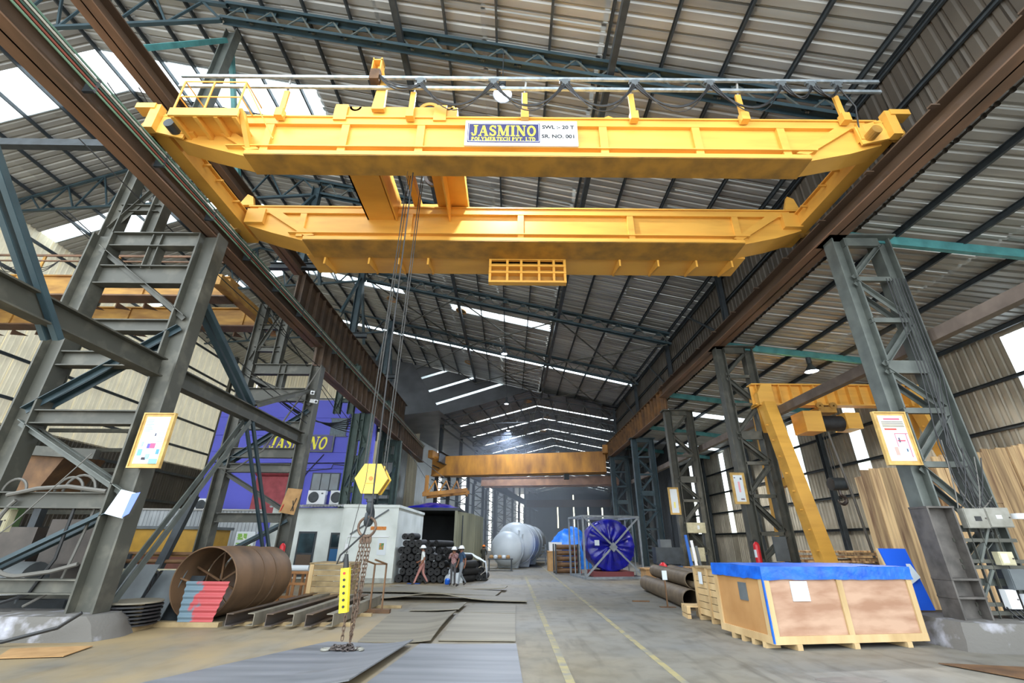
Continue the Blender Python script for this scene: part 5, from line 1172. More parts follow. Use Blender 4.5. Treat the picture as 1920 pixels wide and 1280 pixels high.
# ------------------------------------------------------------------ rubber rolls
def roll_mesh(r, L):
    n = 16
    mb = MB().lathe([(r * .16, .02), (r * .18, 0), (r * .55, .012), (r * .8, .004), (r * .97, .0), (r, .03), (r, L - .03), (r * .97, L), (r * .18, L)], (0, 0, 0), (0, 1, 0), n)
    mb.m(1); mb.lathe([(r * .16, .0), (r * .16, .3), (.001, .3)], (0, 0, 0), (0, 1, 0), 10)
    return mesh('rubber_roll', mb, [RUB, RUBE], smooth=True)
rme = [roll_mesh(.17, 1.3), roll_mesh(.185, 1.4), roll_mesh(.155, 1.3)]
random.seed(21)
def roll(x, y, z, rz, label, group):
    o = bpy.data.objects.new('rubber_roll', random.choice(rme)); place(o, None, Matrix.Translation((x, y, z)) @ Matrix.Rotation(rz, 4, 'Z') @ Matrix.Rotation(random.random() * 6, 4, 'Y') @ Matrix.Rotation(random.uniform(-.04, .04), 4, 'X'))
    tag(o, label, 'roll', group)
for row in range(7):
    n = (9, 9, 9, 8, 7, 5, 2)[row]
    for k in range(n):
        x = -5.58 + k * .352 + (row % 2) * .17 + random.uniform(-.02, .02)
        if row == 6: x += .1
        ed = k >= n - 2 and row < 6
        roll(x + (.15 if ed else 0), 25.35 + random.uniform(-.14, .12) + (.1 if ed else 0), .19 + row * .322, -.55 if ed else random.uniform(-.1, .06), (f'{["outer", "inner"][n - 1 - k]} slanted black roll ending the {NTH[row]} layer of the big heap' if ed else (f'{["left", "right"][k]} of the top pair of black rolls on the big heap' if row == 6 else f'{NTH[k]} black roll from the white office in the {NTH[row]} layer of the big heap')), 'edge rolls of the big heap' if ed else ('top rolls of the big heap' if row == 6 else 'rolls of the big heap'))
for row in range(4):
    for k in range((5, 4, 4, 2)[row]):
        roll(-2.55 + k * .29 + (row % 2) * .15 - .08 * row, 27.0 + random.uniform(-.1, .1), .18 + row * .29, random.uniform(-.1, .1), f'{NTH[k]} black roll from left in the {NTH[row]} layer of the small sheeted heap', 'rolls of the small heap')
def sheet_f(u, v):
    x = -3.05 + u * 1.95; z = 1.32 - .95 * max(0, u - .42) ** 1.0 * (1 if u < .85 else 1) - (max(0, u - .88) * 5.5) + .04 * noise.noise(V((u * 7, v * 6, 3)))
    return (x - max(0, u - .88) * 1.0, 26.75 + v * 1.5 + .05 * noise.noise(V((u * 5, v * 5, 9))), max(.05, z))
solo('white_sheet', 'crumpled white plastic sheet over the small roll heap', 'sheet', MB().grid(sheet_f, 30, 14, .01), PAPER, smooth=True)
for k, (x, y, h) in enumerate(((-3.0, 25.3, .42), (-2.65, 25.5, .5), (-2.95, 25.7, .62))):
    solo('white_sack', ['front', 'right', 'rear'][k] + ' white sack slumped between the two roll heaps', 'sack', MB().grid(lump(x, y, .28, .25, h, k * 3), 18, 9), PAPER, smooth=True)
solo('blue_can', 'small blue container at the foot of the roll heap', 'can', MB().lathe([(0, 0), (.11, 0), (.13, .05), (.13, .2), (.06, .26), (0, .26)], (-3.05, 24.75, 0), UP, 12), TARP, smooth=True)
solo('blue_rag', 'flat blue rag on the floor before the roll heap', 'rag', MB().grid(lambda u, v: (-5.0 + u * .6, 24.75 + v * .25, .02 + .02 * noise.noise(V((u * 6, v * 6, 0)))), 8, 4, .015), TARP)
# ------------------------------------------------------------------ left floor: bars, rings, discs, crates
for k in range(6):
    x = -6.62 + k * .47; lab = ['leftmost', 'second from left', 'third from left', 'third from right', 'second from right', 'rightmost'][k]
    solo('channel_bar', f'{lab} of the six steel channels laid side by side on the left floor', 'bar', MB().ch((x, 12.35 + .06 * (k % 2), .2), (x + .16 - .02 * k, 17.0 - .1 * k, .2), .26, .17, .018, UP, 1 if k % 2 else -1).box(x - .06, x + .1, 12.6, 16.8, .318, .326), pm('channel steel', '#4f4a48', '#6b5238', .5, .3, scale=3, stretch=(1, .2, 1)) if k % 2 == 0 else PLATEB, 'steel channels')
for k, y in enumerate((12.9, 14.5, 16.2)):
    solo('dunnage_beam', ['near', 'middle', 'far'][k] + ' timber bearer under the steel channels', 'timber', MB().box(-7.0, -3.85 if k < 2 else -3.4, y, y + .12, 0, .075), WOODG)
def ring(name, label, x, y, r, L, m, spider=False, ax=(.03, 1, 0)):
    t = thing(name, label, 'ring', (x, y, 0)); o = (x, y, r + .02)
    part('shell', MB().lathe([(r - .03, 0), (r, 0), (r, L), (r - .03, L)], o, ax, 56, close=True), m, t, smooth=True)
    if spider:
        for a in (.6, 1.65, 2.7): part('spider_bar', MB().bar((x + (r - .03) * math.cos(a), y + .8, r + (r - .03) * math.sin(a)), (x - (r - .03) * math.cos(a), y + .8, r - (r - .03) * math.sin(a)), .05, .05), RUST, t)
        part('spider_bar', MB().bar((x - r * .95, y + .3, r + .1), (x - r * .2, y + .9, r - .25), .04, .04), RUST, t)
    return t
ring('steel_ring', 'large rusty rolled shell ring nearest in the left row, with bracing inside', -8.02, 13.3, .87, 1.35, RUSTY, True)
ring('steel_ring', 'middle rusty rolled shell ring close behind the open one', -7.97, 14.7, .865, .6, RUSTY)
ring('steel_ring', 'rear rusty rolled shell ring of the left row', -7.93, 15.36, .85, .95, RUSTY)
def corr_red():
    m = pm('patchy red blue sheet', '#5f7480', '#a8474a', .55, scale=4, lo=.3, hi=.4, detail=3)
    n = m.node_tree.nodes; l = m.node_tree.links; rp = n['Color Ramp']; nz = n['Noise Texture']; tc = n['Texture Coordinate']
    sx = n.new('ShaderNodeSeparateXYZ'); l.new(tc.outputs['Object'], sx.inputs[0]); md = n.new('ShaderNodeMath'); md.operation = 'MULTIPLY_ADD'; md.inputs[1].default_value = .9
    l.new(sx.outputs['X'], md.inputs[0]); l.new(nz.outputs[0], md.inputs[2]); l.new(md.outputs[0], rp.inputs[0]); return m
solo('corrugated_sheet', 'red and blue grey corrugated sheet leaning on the rusty ring', 'sheet', MB().grid(lambda u, v: (-8.06 + u * (.85 + .24 * v) - .1 * v, 12.7 + v * .14 + .018 * math.sin(v * 38), .1 + v * .86), 6, 66, .008, (0, -1, 0)), corr_red(), smooth=True)
solo('plank', 'dark timber under the leaning red sheet', 'timber', MB().box(-8.6, -7.0, 12.62, 12.8, 0, .1), WOODG)
ds = thing('disc_stack', 'stack of dark round steel discs on wooden feet', 'discs', (-8.95, 12.3, 0))
for k in range(7):
    r = .6 + .03 * ((k * 7) % 3 - 1); z = .1 + k * .075; ox = .03 * math.sin(k * 2.3)
    part('disc', MB().lathe([(0, z), (r, z), (r, z + .034), (0, z + .034)], (-8.95 + ox, 12.3, 0), UP, 32), PLATEB if k == 6 else BLACK, ds)
    if k < 6: part('spacer', MB().box(-9.3, -8.6, 12.1, 12.2, z + .034, z + .075), WOODG, ds)
for x in (-9.3, -8.7): part('foot', MB().box(x, x + .15, 11.85, 12.75, 0, .1), WOODG, ds)
cw = thing('wooden_crate', 'planked wooden crate standing behind the steel channels', 'crate', (-6.3, 17.5, 0)); 
for k in range(6):
    z = .14 + k * .17
    part('plank', MB().box(-6.9, -5.6, 17.4, 17.42, z, z + .155), WOODG, cw); part('plank', MB().box(-5.62, -5.6, 17.42, 18.6, z, z + .155), WOODG, cw)
for x in (-6.93, -5.72): part('corner_post', MB().box(x, x + .14, 17.36, 17.4, .05, 1.18), WOODL, cw)
part('corner_post', MB().box(-5.6, -5.56, 17.4, 17.54, .05, 1.18).box(-5.6, -5.56, 18.5, 18.62, .05, 1.18), WOODL, cw)
part('lid', MB().box(-6.95, -5.55, 17.36, 18.65, 1.16, 1.21), WOODG, cw); part('base', MB().box(-6.9, -5.58, 17.4, 18.6, 0, .12), WOODG, cw)
of = thing('timber_frame', 'open orange brown timber frame left of the planked crate', 'frame', (-7.6, 17.9, 0))
for x in (-8.0, -7.55, -7.1): part('post', MB().box(x, x + .08, 17.6, 17.68, 0, .9).box(x, x + .08, 18.3, 18.38, 0, .9), pm('orange timber', '#a8784c', '#8d6038', .7, scale=3), of)
for z in (.1, .5, .85): part('rail', MB().box(-8.05, -7.0, 17.57, 17.6, z, z + .08), pm('orange timber', '#a8784c'), of)
part('paper_roll', MB().cyl((-8.0, 18, 1.0), (-7.2, 18, 1.0), .1, 12), PAPER, of, label='white roll on the frame')
st = thing('rusty_stand', 'thin rusty two post stand right of the chain', 'stand', (-3.9, 15.3, 0))
for x in (-4.1, -3.75): part('post', MB().bar((x, 15.2, .1), (x, 15.2, 1.3), .045, .045), RUST, st)
part('rail', MB().bar((-4.1, 15.2, 1.28), (-3.75, 15.2, 1.28), .045, .045).bar((-4.1, 15.2, 1.28), (-4.3, 14.6, 1.42), .04, .04).bar((-3.75, 15.2, 1.28), (-3.95, 14.6, 1.42), .04, .04), RUST, st); part('base', MB().box(-4.3, -3.5, 15.1, 15.3, 0, .1), RUST, st)
for k, (x0, y0, h, m_) in enumerate(((-10.3, 13.0, 1.3, GREYP), (-9.7, 13.3, 1.15, GREYP), (-9.35, 13.6, 1.0, DARK))):
    solo('leaning_plate', ['left', 'middle', 'right dark'][k] + ' grey plate leaning behind the disc stack', 'plate', MB().prism([(x0, y0, 0), (x0 + .8, y0, 0), (x0 + .9, y0 + .45, h), (x0 + .25, y0 + .45, h)], (0, .02, 0)), m_)
pk = thing('pipe_trestle', 'stand with level pipes and a row of hooked ends behind the leaning plates', 'rack', (-10.2, 15, 0))
for k, z in enumerate((1.05, 1.3, 1.5)): part('pipe', MB().cyl((-12, 15 + .2 * k, z), (-9.0, 15.1 + .2 * k, z), .06, 10), RUST if k else BEIGE, pk, smooth=True)
for x in (-11.7, -9.3): part('post', MB().bar((x, 15.3, 0), (x, 15.3, 1.5), .1, .1), DARK, pk)
for k in range(12): part('hooked_tube', MB().tube(arc((-11 + .17 * k, 14.7, 1.0), .07, -.2, 3.3, 8, (1, 0, 0), (0, 0, 1)) + [(-11.07 + .17 * k, 14.7, .35)], .03, 6), BLACK, pk, smooth=True)
# ------------------------------------------------------------------ white office block, fence and blue building on the left
ob = thing('office_block', 'white painted office block jutting into the hall on the left', 'building', (-7.5, 27, 0))
OX0, OX1, OY0, OY1, OZ = -8.65, -5.85, 25.05, 32.4, 3.5
part('front_wall', MB().box(OX0, OX1, OY0, OY0 + .12, 0, OZ), WHITE, ob); part('side_wall', MB().box(OX1 - .12, OX1, OY0 + .12, OY1, 0, OZ), WHITE, ob)
part('roof_slab', MB().box(OX0 - .1, OX1 + .06, OY0 - .06, OY1, OZ, OZ + .14), WHITE, ob)
fw = part('recessed_wall', MB().box(-13.6, OX0, 27.4, 27.52, 0, 3.6), WHITE, ob); part('return_wall', MB().box(OX0 - .12, OX0, OY0 + .1, 27.4, 0, OZ), WHITE, ob)
part('skirting', MB().box(OX0, OX1, OY0 - .02, OY0, 0, .22), pm('grimy skirting', '#b3b5ae', '#8f918a', .8, scale=4), ob)
part('conduit_frame', MB().bar((-8.3, 25.0, 2.1), (-6.2, 25.0, 2.1), .05, .05).bar((-8.3, 25.0, 2.1), (-8.5, 25.0, .6), .04, .04), WHITEP, ob)
part('brace', MB().bar((-8.2, 24.98, 2.2), (-6.35, 24.98, 3.4), .05, .07), GREYP, ob)
cs = part('corrugated_eave', MB(), GALV, ob) if False else None
for k in range(26):
    part('eave_sheet', MB().lathe([(.1, 0), (.1, .9), (.085, .9), (.085, 0)], (-13.5 + k * .19, 26.9, 3.66 + .004 * k), (0, 1, .12), 8, close=True, a0=0, a1=PI), GALV, ob)
for k, (x, z0, z1) in enumerate(((-11.35, .1, 2.35), (-9.55, .75, 2.3))):
    d = part('door' if k == 0 else 'window', MB().box(x - .5, x + .5, 27.34, 27.4, z0, z1), DARK, ob)
    part('pane', MB().box(x - .4, x + .4, 27.31, 27.34, (z0 + z1) / 2 + .05, z1 - .1), GLASS, d)
    part('lower_panel', MB().box(x - .4, x + .4, 27.31, 27.34, z0 + .08, (z0 + z1) / 2 - .05), pm('brown door', '#5b4b3d', None, .5) if k == 0 else pm('window blue', '#3b6d9e', None, .2), d)
part('notice', MB().box(-6.75, -6.3, 25.02, 25.05, 1.25, 2.0), PAPER, ob); part('notice_picture', MB().box(-6.65, -6.42, 25.01, 25.02, 1.5, 1.8), pm('notice mix', '#c4884a', '#4f8a5a', .7, scale=9, lo=.45, hi=.55), ob)
part('orange_sign', MB().box(-7.2, -6.4, 25.02, 25.05, 2.42, 2.58), pm('orange sign', '#d98a3a', '#b5652a', .6, scale=12), ob)
sbox('switch_box', 'white switch on the front of the white office block', -8.35, -8.15, 25.03, 1.4, 1.75, WHITEP)
fe = thing('sheet_fence', 'grey corrugated fence left of the white office', 'fence', (-17, 26.3, 0))
feme = mesh('sheet', vsheet(3.35, .8, 4, .03), pm('fence sheet', '#a9aeb2', '#8f9498', .5, .1, scale=1, rnd=.12))
for k in range(11): inst('sheet', feme, fe, Matrix.Translation((-13.6 - .8 * k, 26.3, 0)) @ Matrix.Rotation(PI / 2, 4, 'Z'))
part('cap_rail', MB().box(-22.5, -13.6, 26.2, 26.4, 3.35, 3.43), GALV, fe)
for k, (x, c2_) in enumerate(((-17.6, '#e2c93a'), (-15.9, '#cf4a5a'), (-14.2, '#7fb04a'))):
    n = thing('safety_notice', ['left yellow and white', 'red and white', 'right green and white'][k] + ' safety notice on the grey fence', 'notice', (x, 26.1, 1.3))
    part('sheet', MB().box(x - .5, x + .5, 26.2, 26.3, 1.2, 2.3), PAPER, n); part('print', MB().box(x - .4, x + .4, 26.19, 26.2, 1.3, 1.75).box(x - .4, x + .1, 26.19, 26.2, 1.9, 2.2), pm('notice ' + c2_, c2_, '#e8e8e2', .6, scale=6, lo=.48, hi=.52), n)
bl = thing('blue_building', 'tall blue painted building with yellow name sign behind the white office', 'building', (-17, 33.2, 0))
for k, (z0, z1) in enumerate(((0, 6.6), (6.6, 7.75), (7.75, 8.95), (8.95, 10.3), (10.3, 11.7))):
    part('wall_band', MB().box(-21.9, -10.1, 33.2 - .015 * (k % 2), 33.5, z0, z1 - .02), BLUEB, bl)
part('top_pipe', MB().cyl((-21.9, 33.1, 11.75), (-10.1, 33.1, 11.75), .06, 8), GREYP, bl)
w = part('window', MB().box(-14.15, -12.15, 33.1, 33.2, 5.05, 6.3), DARK, bl)
for k in range(3): part('pane', MB().box(-14.07 + .64 * k, -13.5 + .64 * k, 33.07, 33.1, 5.13, 6.22), GLASS, w)
w = part('window', MB().box(-13.45, -12.25, 33.12, 33.2, 8.95, 10.2), pm('grey shutter', '#5f6f78', '#4d5a62', .5, scale=8), bl); part('frame', MB().box(-13.55, -12.15, 33.1, 33.14, 8.88, 8.95).box(-13.55, -12.15, 33.1, 33.14, 10.2, 10.26), GREYP, w)
sgn = part('name_sign', MB().box(-18.1, -13.0, 33.05, 33.12, 7.75, 9.0), GREYP, bl); part('sign_panel', MB().box(-18.0, -13.1, 33.03, 33.05, 7.82, 8.93), pm('sign dull navy', '#4a4384', None, .5), sgn)
ribbon_word('JASMINO', .95, Matrix.Translation((-15.55, 33.03, 8.38)) @ FACE, LETY, sgn, .02, .06, shear=.22, fit=4.2)
aw = part('red_awning', MB().lathe([(.45, 0), (.45, 2.6)], (-17.8, 32.6, 6.4), (1, 0, 0), 12, a0=0, a1=PI), REDA, bl); part('awning_wall', MB().box(-17.8, -14.9, 32.6, 33.1, 3.4, 6.4), REDA, bl)
for k, (x, lb) in enumerate(((-13.4, 'left white air conditioner unit under the dark window of the blue building'), (-11.85, 'right white air conditioner unit under the dark window of the blue building'))):
    a = thing('air_conditioner', lb, 'air conditioner', (x, 32.8, 4.1)); part('case', MB().box(x - .6, x + .6, 32.6, 33.0, 4.15, 5.05), WHITEP, a)
    part('fan_grille', MB().lathe([(.0, 0), (.32, 0), (.36, .03)], (x - .18, 32.56, 4.6), (0, 1, 0), 18), DARK, a); part('shelf', MB().box(x - .5, x + .5, 32.6, 33.2, 4.05, 4.14), DARK, a); part('badge', MB().box(x + .32, x + .45, 32.59, 32.6, 4.8, 4.9), GREYP, a)
a = thing('air_conditioner', 'white air conditioner unit on the roof left of the office', 'air conditioner', (-19.5, 31, 4)); part('case', MB().box(-20.3, -18.9, 30.6, 31.2, 3.5, 4.3), WHITEP, a); part('fan_grille', MB().lathe([(.0, 0), (.28, 0), (.32, .03)], (-19.9, 30.56, 3.9), (0, 1, 0), 16), DARK, a); part('stand', MB().bar((-20, 30.9, 0), (-20, 30.9, 3.5), .1, .1).bar((-19.1, 30.9, 0), (-19.1, 30.9, 3.5), .1, .1), DARK, a)
wc = thing('wall_cables', 'black cables and pipes running over the blue building', 'cable', (-13, 33, 4))
for pts in ([(-21.8, 33.14, 7.0), (-19, 33.14, 6.9), (-12, 33.14, 7.0)], [(-14.8, 33.12, 4.2), (-14.7, 33.12, 6.4), (-12.9, 33.12, 6.6), (-12.8, 33.12, 6.9), (-11.6, 33.12, 6.8), (-10.9, 33.12, 6.4), (-10.8, 33.12, 4.6)], [(-10.2, 32.9, 10.8), (-11.8, 33.0, 11.2), (-12.3, 33.1, 9.4)], [(-10.2, 32.9, 9.2), (-11.2, 33.0, 9.6), (-12.3, 33.1, 9.9), (-12.1, 33.1, 10.6), (-10.4, 33, 10.3)], [(-13.6, 33.12, 7.6), (-14.6, 33.12, 6.3), (-14.8, 33.12, 5.9)]):
    part('cable', MB().tube(pts, .035, 5), CABLE, wc)
for k in range(6): part('cable', MB().tube(sag((-12.6 + .1 * k, 20.5, 9.0), (-10.3, 31, 8.6 + .35 * k), .5 + .2 * k, 10), .03, 5), CABLE, wc)
# ------------------------------------------------------------------ open shed with door leaf, lifting frame
sd_ = thing('paint_shed', 'dark open shed with pale door leaf swung out behind the roll heap', 'shed', (-5, 37, 0))
part('side_panel', MB().box(-8.6, -8.5, 36, 44, 0, 4.2), CLADD, sd_); part('back_panel', MB().box(-8.5, -3.9, 43.9, 44, 0, 4.2), CLADD, sd_); part('roof_panel', MB().box(-8.7, -3.8, 35.9, 44, 4.0, 4.2), CLADD, sd_); part('side_panel', MB().box(-4.0, -3.9, 36.2, 44, 0, 4.2), CLADD, sd_)
dl = part('door_leaf', MB().prism([(-3.95, 36.0, .25), (-2.9, 37.7, .25), (-2.9, 37.7, 3.85), (-3.95, 36.0, 3.95)], (.08, .05, 0)), pm('door leaf', '#8e8c74', '#6f6e5b', .6, scale=1.2, stretch=(2, 2, .3)), sd_)
part('door_leaf', MB().prism([(-2.84, 37.8, .25), (-2.3, 39.2, .25), (-2.3, 39.2, 3.7), (-2.84, 37.8, 3.8)], (.08, .05, 0)), MATS['door leaf'], sd_); part('door_post', MB().box(-4.15, -3.95, 35.85, 36.0, 0, 4.0), MATS['door leaf'], sd_)
part('latch_bar', MB().cyl((-3.6, 36.4, .6), (-3.6, 36.4, 3.7), .04, 8), DARK, dl)
solo('folded_tarp', 'crumpled navy tarp lying on the roof of the dark shed', 'tarp', MB().grid(lambda u, v: (-8.2 + u * 4.2, 36.1 + v * 3, 4.22 + .42 * max(0, math.sin(u * 3.1)) * math.sin(v * 3.1) + .12 * noise.noise(V((u * 8, v * 5, 2)))), 26, 14, .03), TARPN, smooth=True)
solo('white_drum', 'white barrel beside the dark shed doorway', 'barrel', MB().lathe([(0, 0), (.22, 0), (.24, .4), (.24, .8), (.2, .95), (0, .95)], (-5.6, 35.4, 0), UP, 14).lathe([(0, .95), (.2, .95), (.24, 1.2), (.24, 1.7), (.18, 1.85), (0, 1.85)], (-5.6, 35.4, 0), UP, 14), PAPER, smooth=True)
lf = thing('lifting_frame', 'rusty orange lifting frame hanging below the left girder far down the hall', 'frame', (-5.5, 40, 5.3))
for y in (39, 41): part('beam', MB().bar((-7.3, y, 5.4), (-3.6, y, 5.8), .16, .3), ORG, lf)
for x in (-7.2, -3.8): part('cross_bar', MB().bar((x, 39, 5.55), (x, 41, 5.55), .15, .2), ORG, lf)
part('post', MB().bar((-7.1, 39.5, 5.4), (-7.1, 39.5, 7.0), .3, .2), ORG, lf)
for (a, b) in ((-6.9, -6.0), (-6.0, -5.0), (-5.0, -4.2)): part('strut', MB().bar((a, 39, 5.5), ((a + b) / 2, 39.8, 6.6), .08, .08).bar(((a + b) / 2, 39.8, 6.6), (b, 39, 5.6), .08, .08), ORG, lf)
for x in (-6.6, -4.2): part('sling', MB().tube([(x, 40, 5.8), (-9.2, 40.4, 9.34)], .025, 5), DARK, lf)
# ------------------------------------------------------------------ foot of the nearest left trestle: machine, boxes, hoses
mh = thing('hopper', 'brown steel hopper box held in a frame behind the nearest left trestle', 'hopper', (-15.5, 14.2, 2.6))
part('shell', MB().prism([(-17.2, 14, 3.0), (-14.2, 14, 2.9), (-13.6, 14, 4.3), (-17.2, 14, 4.4)], (0, 1.4, 0)), RUST, mh); part('rim', MB().bar((-17.4, 13.9, 4.5), (-12.6, 13.9, 4.25), .2, .28), STL, mh)
for x in (-17, -14.3): part('leg', MB().bar((x, 14.6, 0), (x, 14.6, 3.0), .22, .22), DARK, mh)
mm = thing('press_machine', 'dark old machine with round drum behind the left plinth', 'machine', (-14, 13.5, 0))
part('bed', MB().box(-17, -11.2, 13.0, 14.2, .2, .5), DARK, mm); part('drum', MB().cyl((-13.9, 12.9, .95), (-12.1, 12.9, .95), .42, 20), GREYP, mm, smooth=True); part('body', MB().box(-17, -13.2, 13.6, 15, .5, 2.2).box(-13, -11.6, 13.8, 14.8, .5, 1.8), pm('machine brown', '#544c46', '#3c3632', .6, scale=2), mm)
part('panel', MB().box(-12.6, -11.3, 13.3, 13.4, 1.3, 2.4), MATS['machine brown'], mm); part('column', MB().box(-16.9, -16.3, 13.3, 13.9, .2, 3), STL, mm); part('rail', MB().bar((-17, 12.8, .6), (-10.6, 12.8, .62), .1, .12), STL, mm)
gt = thing('vent_grating', 'white slatted grating standing low behind the left plinth', 'grating', (-12.6, 12.3, .4))
for k in range(7): part('slat', MB().bar((-13.6, 12.25, .62 + k * .06), (-11.75, 12.25, .7 + k * .06), .05, .025), WHITEP, gt)
for x in (-13.6, -12.7, -11.75): part('stile', MB().bar((x, 12.3, .5), (x, 12.3, 1.12), .04, .04), GREYP, gt)
sbox('switch_box', 'white switch box with red label on the frame left of the nearest trestle', -12.35, -11.85, 11.55, 2.05, 2.55, BEIGE, win=(-12.25, -11.95, 2.12, 2.3, 1))
sbox('junction_box', 'brown junction box under the white switch box at far left', -12.75, -12.2, 11.5, .95, 1.5, pm('brown box', '#7d6a5e', '#66564c', .6, scale=4))
hs = thing('hose_coil', 'thick grey hoses looped over the strut of the nearest left trestle', 'hose', (-11, 11.2, 2.8))
part('hose', MB().tube(arc((-11.0, 11.25, 2.1), .95, 2.4, 4.9, 14, (1, 0, 0), (0, 0, 1)) + [(-10.2, 11.2, 1.25), (-9.7, 11.25, 1.4)], .045, 7), CABLEG, hs, smooth=True)
part('hose', MB().tube([(-11.9, 11.2, 2.85), (-11.2, 11.15, 3.0), (-10.5, 11.15, 3.05), (-9.6, 11.2, 2.95)], .05, 7), CABLEG, hs, smooth=True)
for k, x in enumerate((-11.9, -10.6, -10.35)): part('hose', MB().tube(arc((x, 11.3, 2.95), .28 + .05 * k, 0, PI, 10, (1, 0, 0), (0, 0, 1)), .03, 6), CABLEG, hs, smooth=True)
part('hose', MB().tube([(-10.3, 11.3, 2.6), (-10.3, 11.3, 1.5), (-10.6, 11.3, .8), (-11.2, 11.3, .6)], .035, 6), CABLE, hs, smooth=True); part('hose', MB().tube([(-9.9, 11.4, 2.6), (-10.0, 11.4, 1.6), (-10.1, 11.4, .9), (-10.7, 11.4, .55)], .03, 6), CABLEG, hs, smooth=True)
part('wire', MB().tube([(-10.1, 11.0, 3.8), (-11.3, 11.0, 2.2), (-12.6, 11.0, .9)], .014, 5), CABLEG, hs)
bx = thing('container', 'yellow and brown painted container behind the left trestles', 'container', (-15.5, 21, 0)); part('upper', MB().box(-17.8, -13.2, 21, 23, 1.25, 2.3), pm('mustard', '#b58a2c', '#9a7424', .6, scale=2), bx); part('lower', MB().box(-17.8, -13.2, 21.02, 23, 0, 1.25), pm('maroon brown', '#6e3d2e', '#5a3226', .6, scale=2), bx); part('roof', MB().box(-17.9, -13.1, 20.9, 23.1, 2.3, 2.42), GREYP, bx)
for k, (x, y, z0, z1, m_) in enumerate(((-18.5, 17, 1.2, 3.0, GRNP), (-21, 18, .5, 3.4, GRNP))): solo('green_panel', ['right', 'left'][k] + ' green machine panel far behind the left plinth', 'panel', MB().box(x - 1, x + 1, y, y + .3, z0 * 0, z1), m_)
solo('column_post', 'dark slanting post behind the long brace of the nearest left trestle', 'post', MB().bar((-10.9, 15.2, 0), (-10.2, 15.3, 3.2), .22, .18, (0, 1, 0)), DARK)
for k in range(5):
    solo('mezzanine_beam', f'{["lowest", "second", "middle", "fourth", "topmost"][k]} of the grey level beams crossing the side bay behind the left trestles', 'beam', MB().bar((-31.5, 30.5, 3.4 + k * 1.3), (-24.3, 30.5, 3.4 + k * 1.3), .15, .25), STL, 'side bay beams')
solo('cross_pipe', 'long dark pipe crossing the side bay high behind the left girder', 'pipe', MB().bar((-31, 12.5, 15.6), (-12.9, 11.7, 14.6), .25, .3), DARK)
# ------------------------------------------------------------------ notices on the columns
def framed(name, label, cx, y, z0, w, h, tilt, draw, frame=TIMBF, rz=0):
    t = thing(name, label, 'poster', (cx, y, z0), rz); T = wmat(t) @ Matrix.Rotation(tilt, 4, 'X')
    def q(n, x0, x1, za, zb, d0, d1, m):
        mb = MB().box(x0, x1, d0, d1, za, zb); mb.v = [tuple(T @ V(p)) for p in mb.v]; return part(n, mb, m, t)
    q('board', -w / 2, w / 2, 0, h, 0, .05, frame); q('edge', -w / 2 - .03, -w / 2, 0, h, -.03, .06, frame); q('edge', w / 2, w / 2 + .03, 0, h, -.03, .06, frame)
    q('edge', -w / 2 - .03, w / 2 + .03, -.03, 0, -.03, .06, frame); q('edge', -w / 2 - .03, w / 2 + .03, h, h + .03, -.03, .06, frame)
    s = q('sheet', -w / 2 + .07, w / 2 - .07, .07, h - .07, -.008, 0, PAPER)
    for i_, (n, x0, x1, za, zb, c_) in enumerate(draw):
        mb = MB().box(-w / 2 + .07 + x0 * (w - .14), -w / 2 + .07 + x1 * (w - .14), -.0095 - .0006 * i_, -.008, .07 + za * (h - .14), .07 + zb * (h - .14)); mb.v = [tuple(T @ V(p)) for p in mb.v]; part(n, mb, pm('ink ' + c_, c_, None, .7), s)
    return t, T, s
random.seed(9)
dA = [('picture', .0, 1, 0, 1, '#dce8f2'), ('load', .38, .5, .32, .42, '#5a55c0'), ('load', .5, .72, .32, .43, '#e0567e'), ('hook', .56, .62, .58, .64, '#4a4a5a'), ('rope', .585, .595, .43, .58, '#6a6a70')]
dA += [('text_line', .05, .05 + .25 + .1 * random.random(), .93 - .035 * k, .945 - .035 * k, '#8fb6d8') for k in range(8)] + [('text_line', .72, .95, .7 - .03 * k, .712 - .03 * k, '#a4bcd4') for k in range(9)]
dA += [('figure', .08, .24, .17, .3, '#6da8e0'), ('figure', .84, .95, .2, .3, '#4f8fd0'), ('figure', .45, .6, .1, .2, '#8cc0e6'), ('figure', .12, .2, .36, .46, '#9cc4ea'), ('shape', .32, .48, .08, .13, '#30303a'), ('shape', .66, .98, .0, .1, '#7ccbe4')]
framed('safety_poster', 'wood framed safety poster with red and blue load on the left trestle leg', -8.78, 11.02, 3.5, .72, 1.28, 0, dA)
dB = [('picture', .02, .98, .03, .62, '#bcd6ee'), ('text_block', .02, .98, .66, .98, '#f1e7c4'), ('footer', .0, 1, 0, .08, '#dfe6f2')]
dB += [('text_line', .08, .95, .85 - .035 * k, .865 - .035 * k, '#4a4a46') for k in range(4)] + [('red_line', .2, .85, .9, .94, '#e0607a'), ('red_line', .12, .6, .67, .71, '#e04a4a')]
dB += [('gantry', .45, .47, .3, .6, '#c05a6a'), ('gantry', .45, .98, .585, .6, '#c05a6a'), ('figure', .5, .8, .42, .45, '#d04f62'), ('figure', .28, .42, .12, .3, '#e09a90'), ('figure', .55, .6, .4, .5, '#5a4a5a'), ('figure', .74, .78, .2, .26, '#40506a'), ('gantry', .88, .9, .08, .6, '#c05a6a')]
framed('safety_poster', 'wood framed safety poster with crane picture on the right column', 9.48, 11.0, 3.72, .76, 1.25, 0, dB)
framed('safety_poster', 'wood framed white notice with pink drawing on the second right column', 9.6, 19.64, 3.45, .52, 1.2, 0, [('drawing', .4, .62, .35, .75, '#e2a0a8'), ('corner_mark', .7, .9, .82, .9, '#555560'), ('corner_mark', .05, .2, .88, .92, '#555560'), ('footer_text', .45, .85, .06, .12, '#8a7a80')])
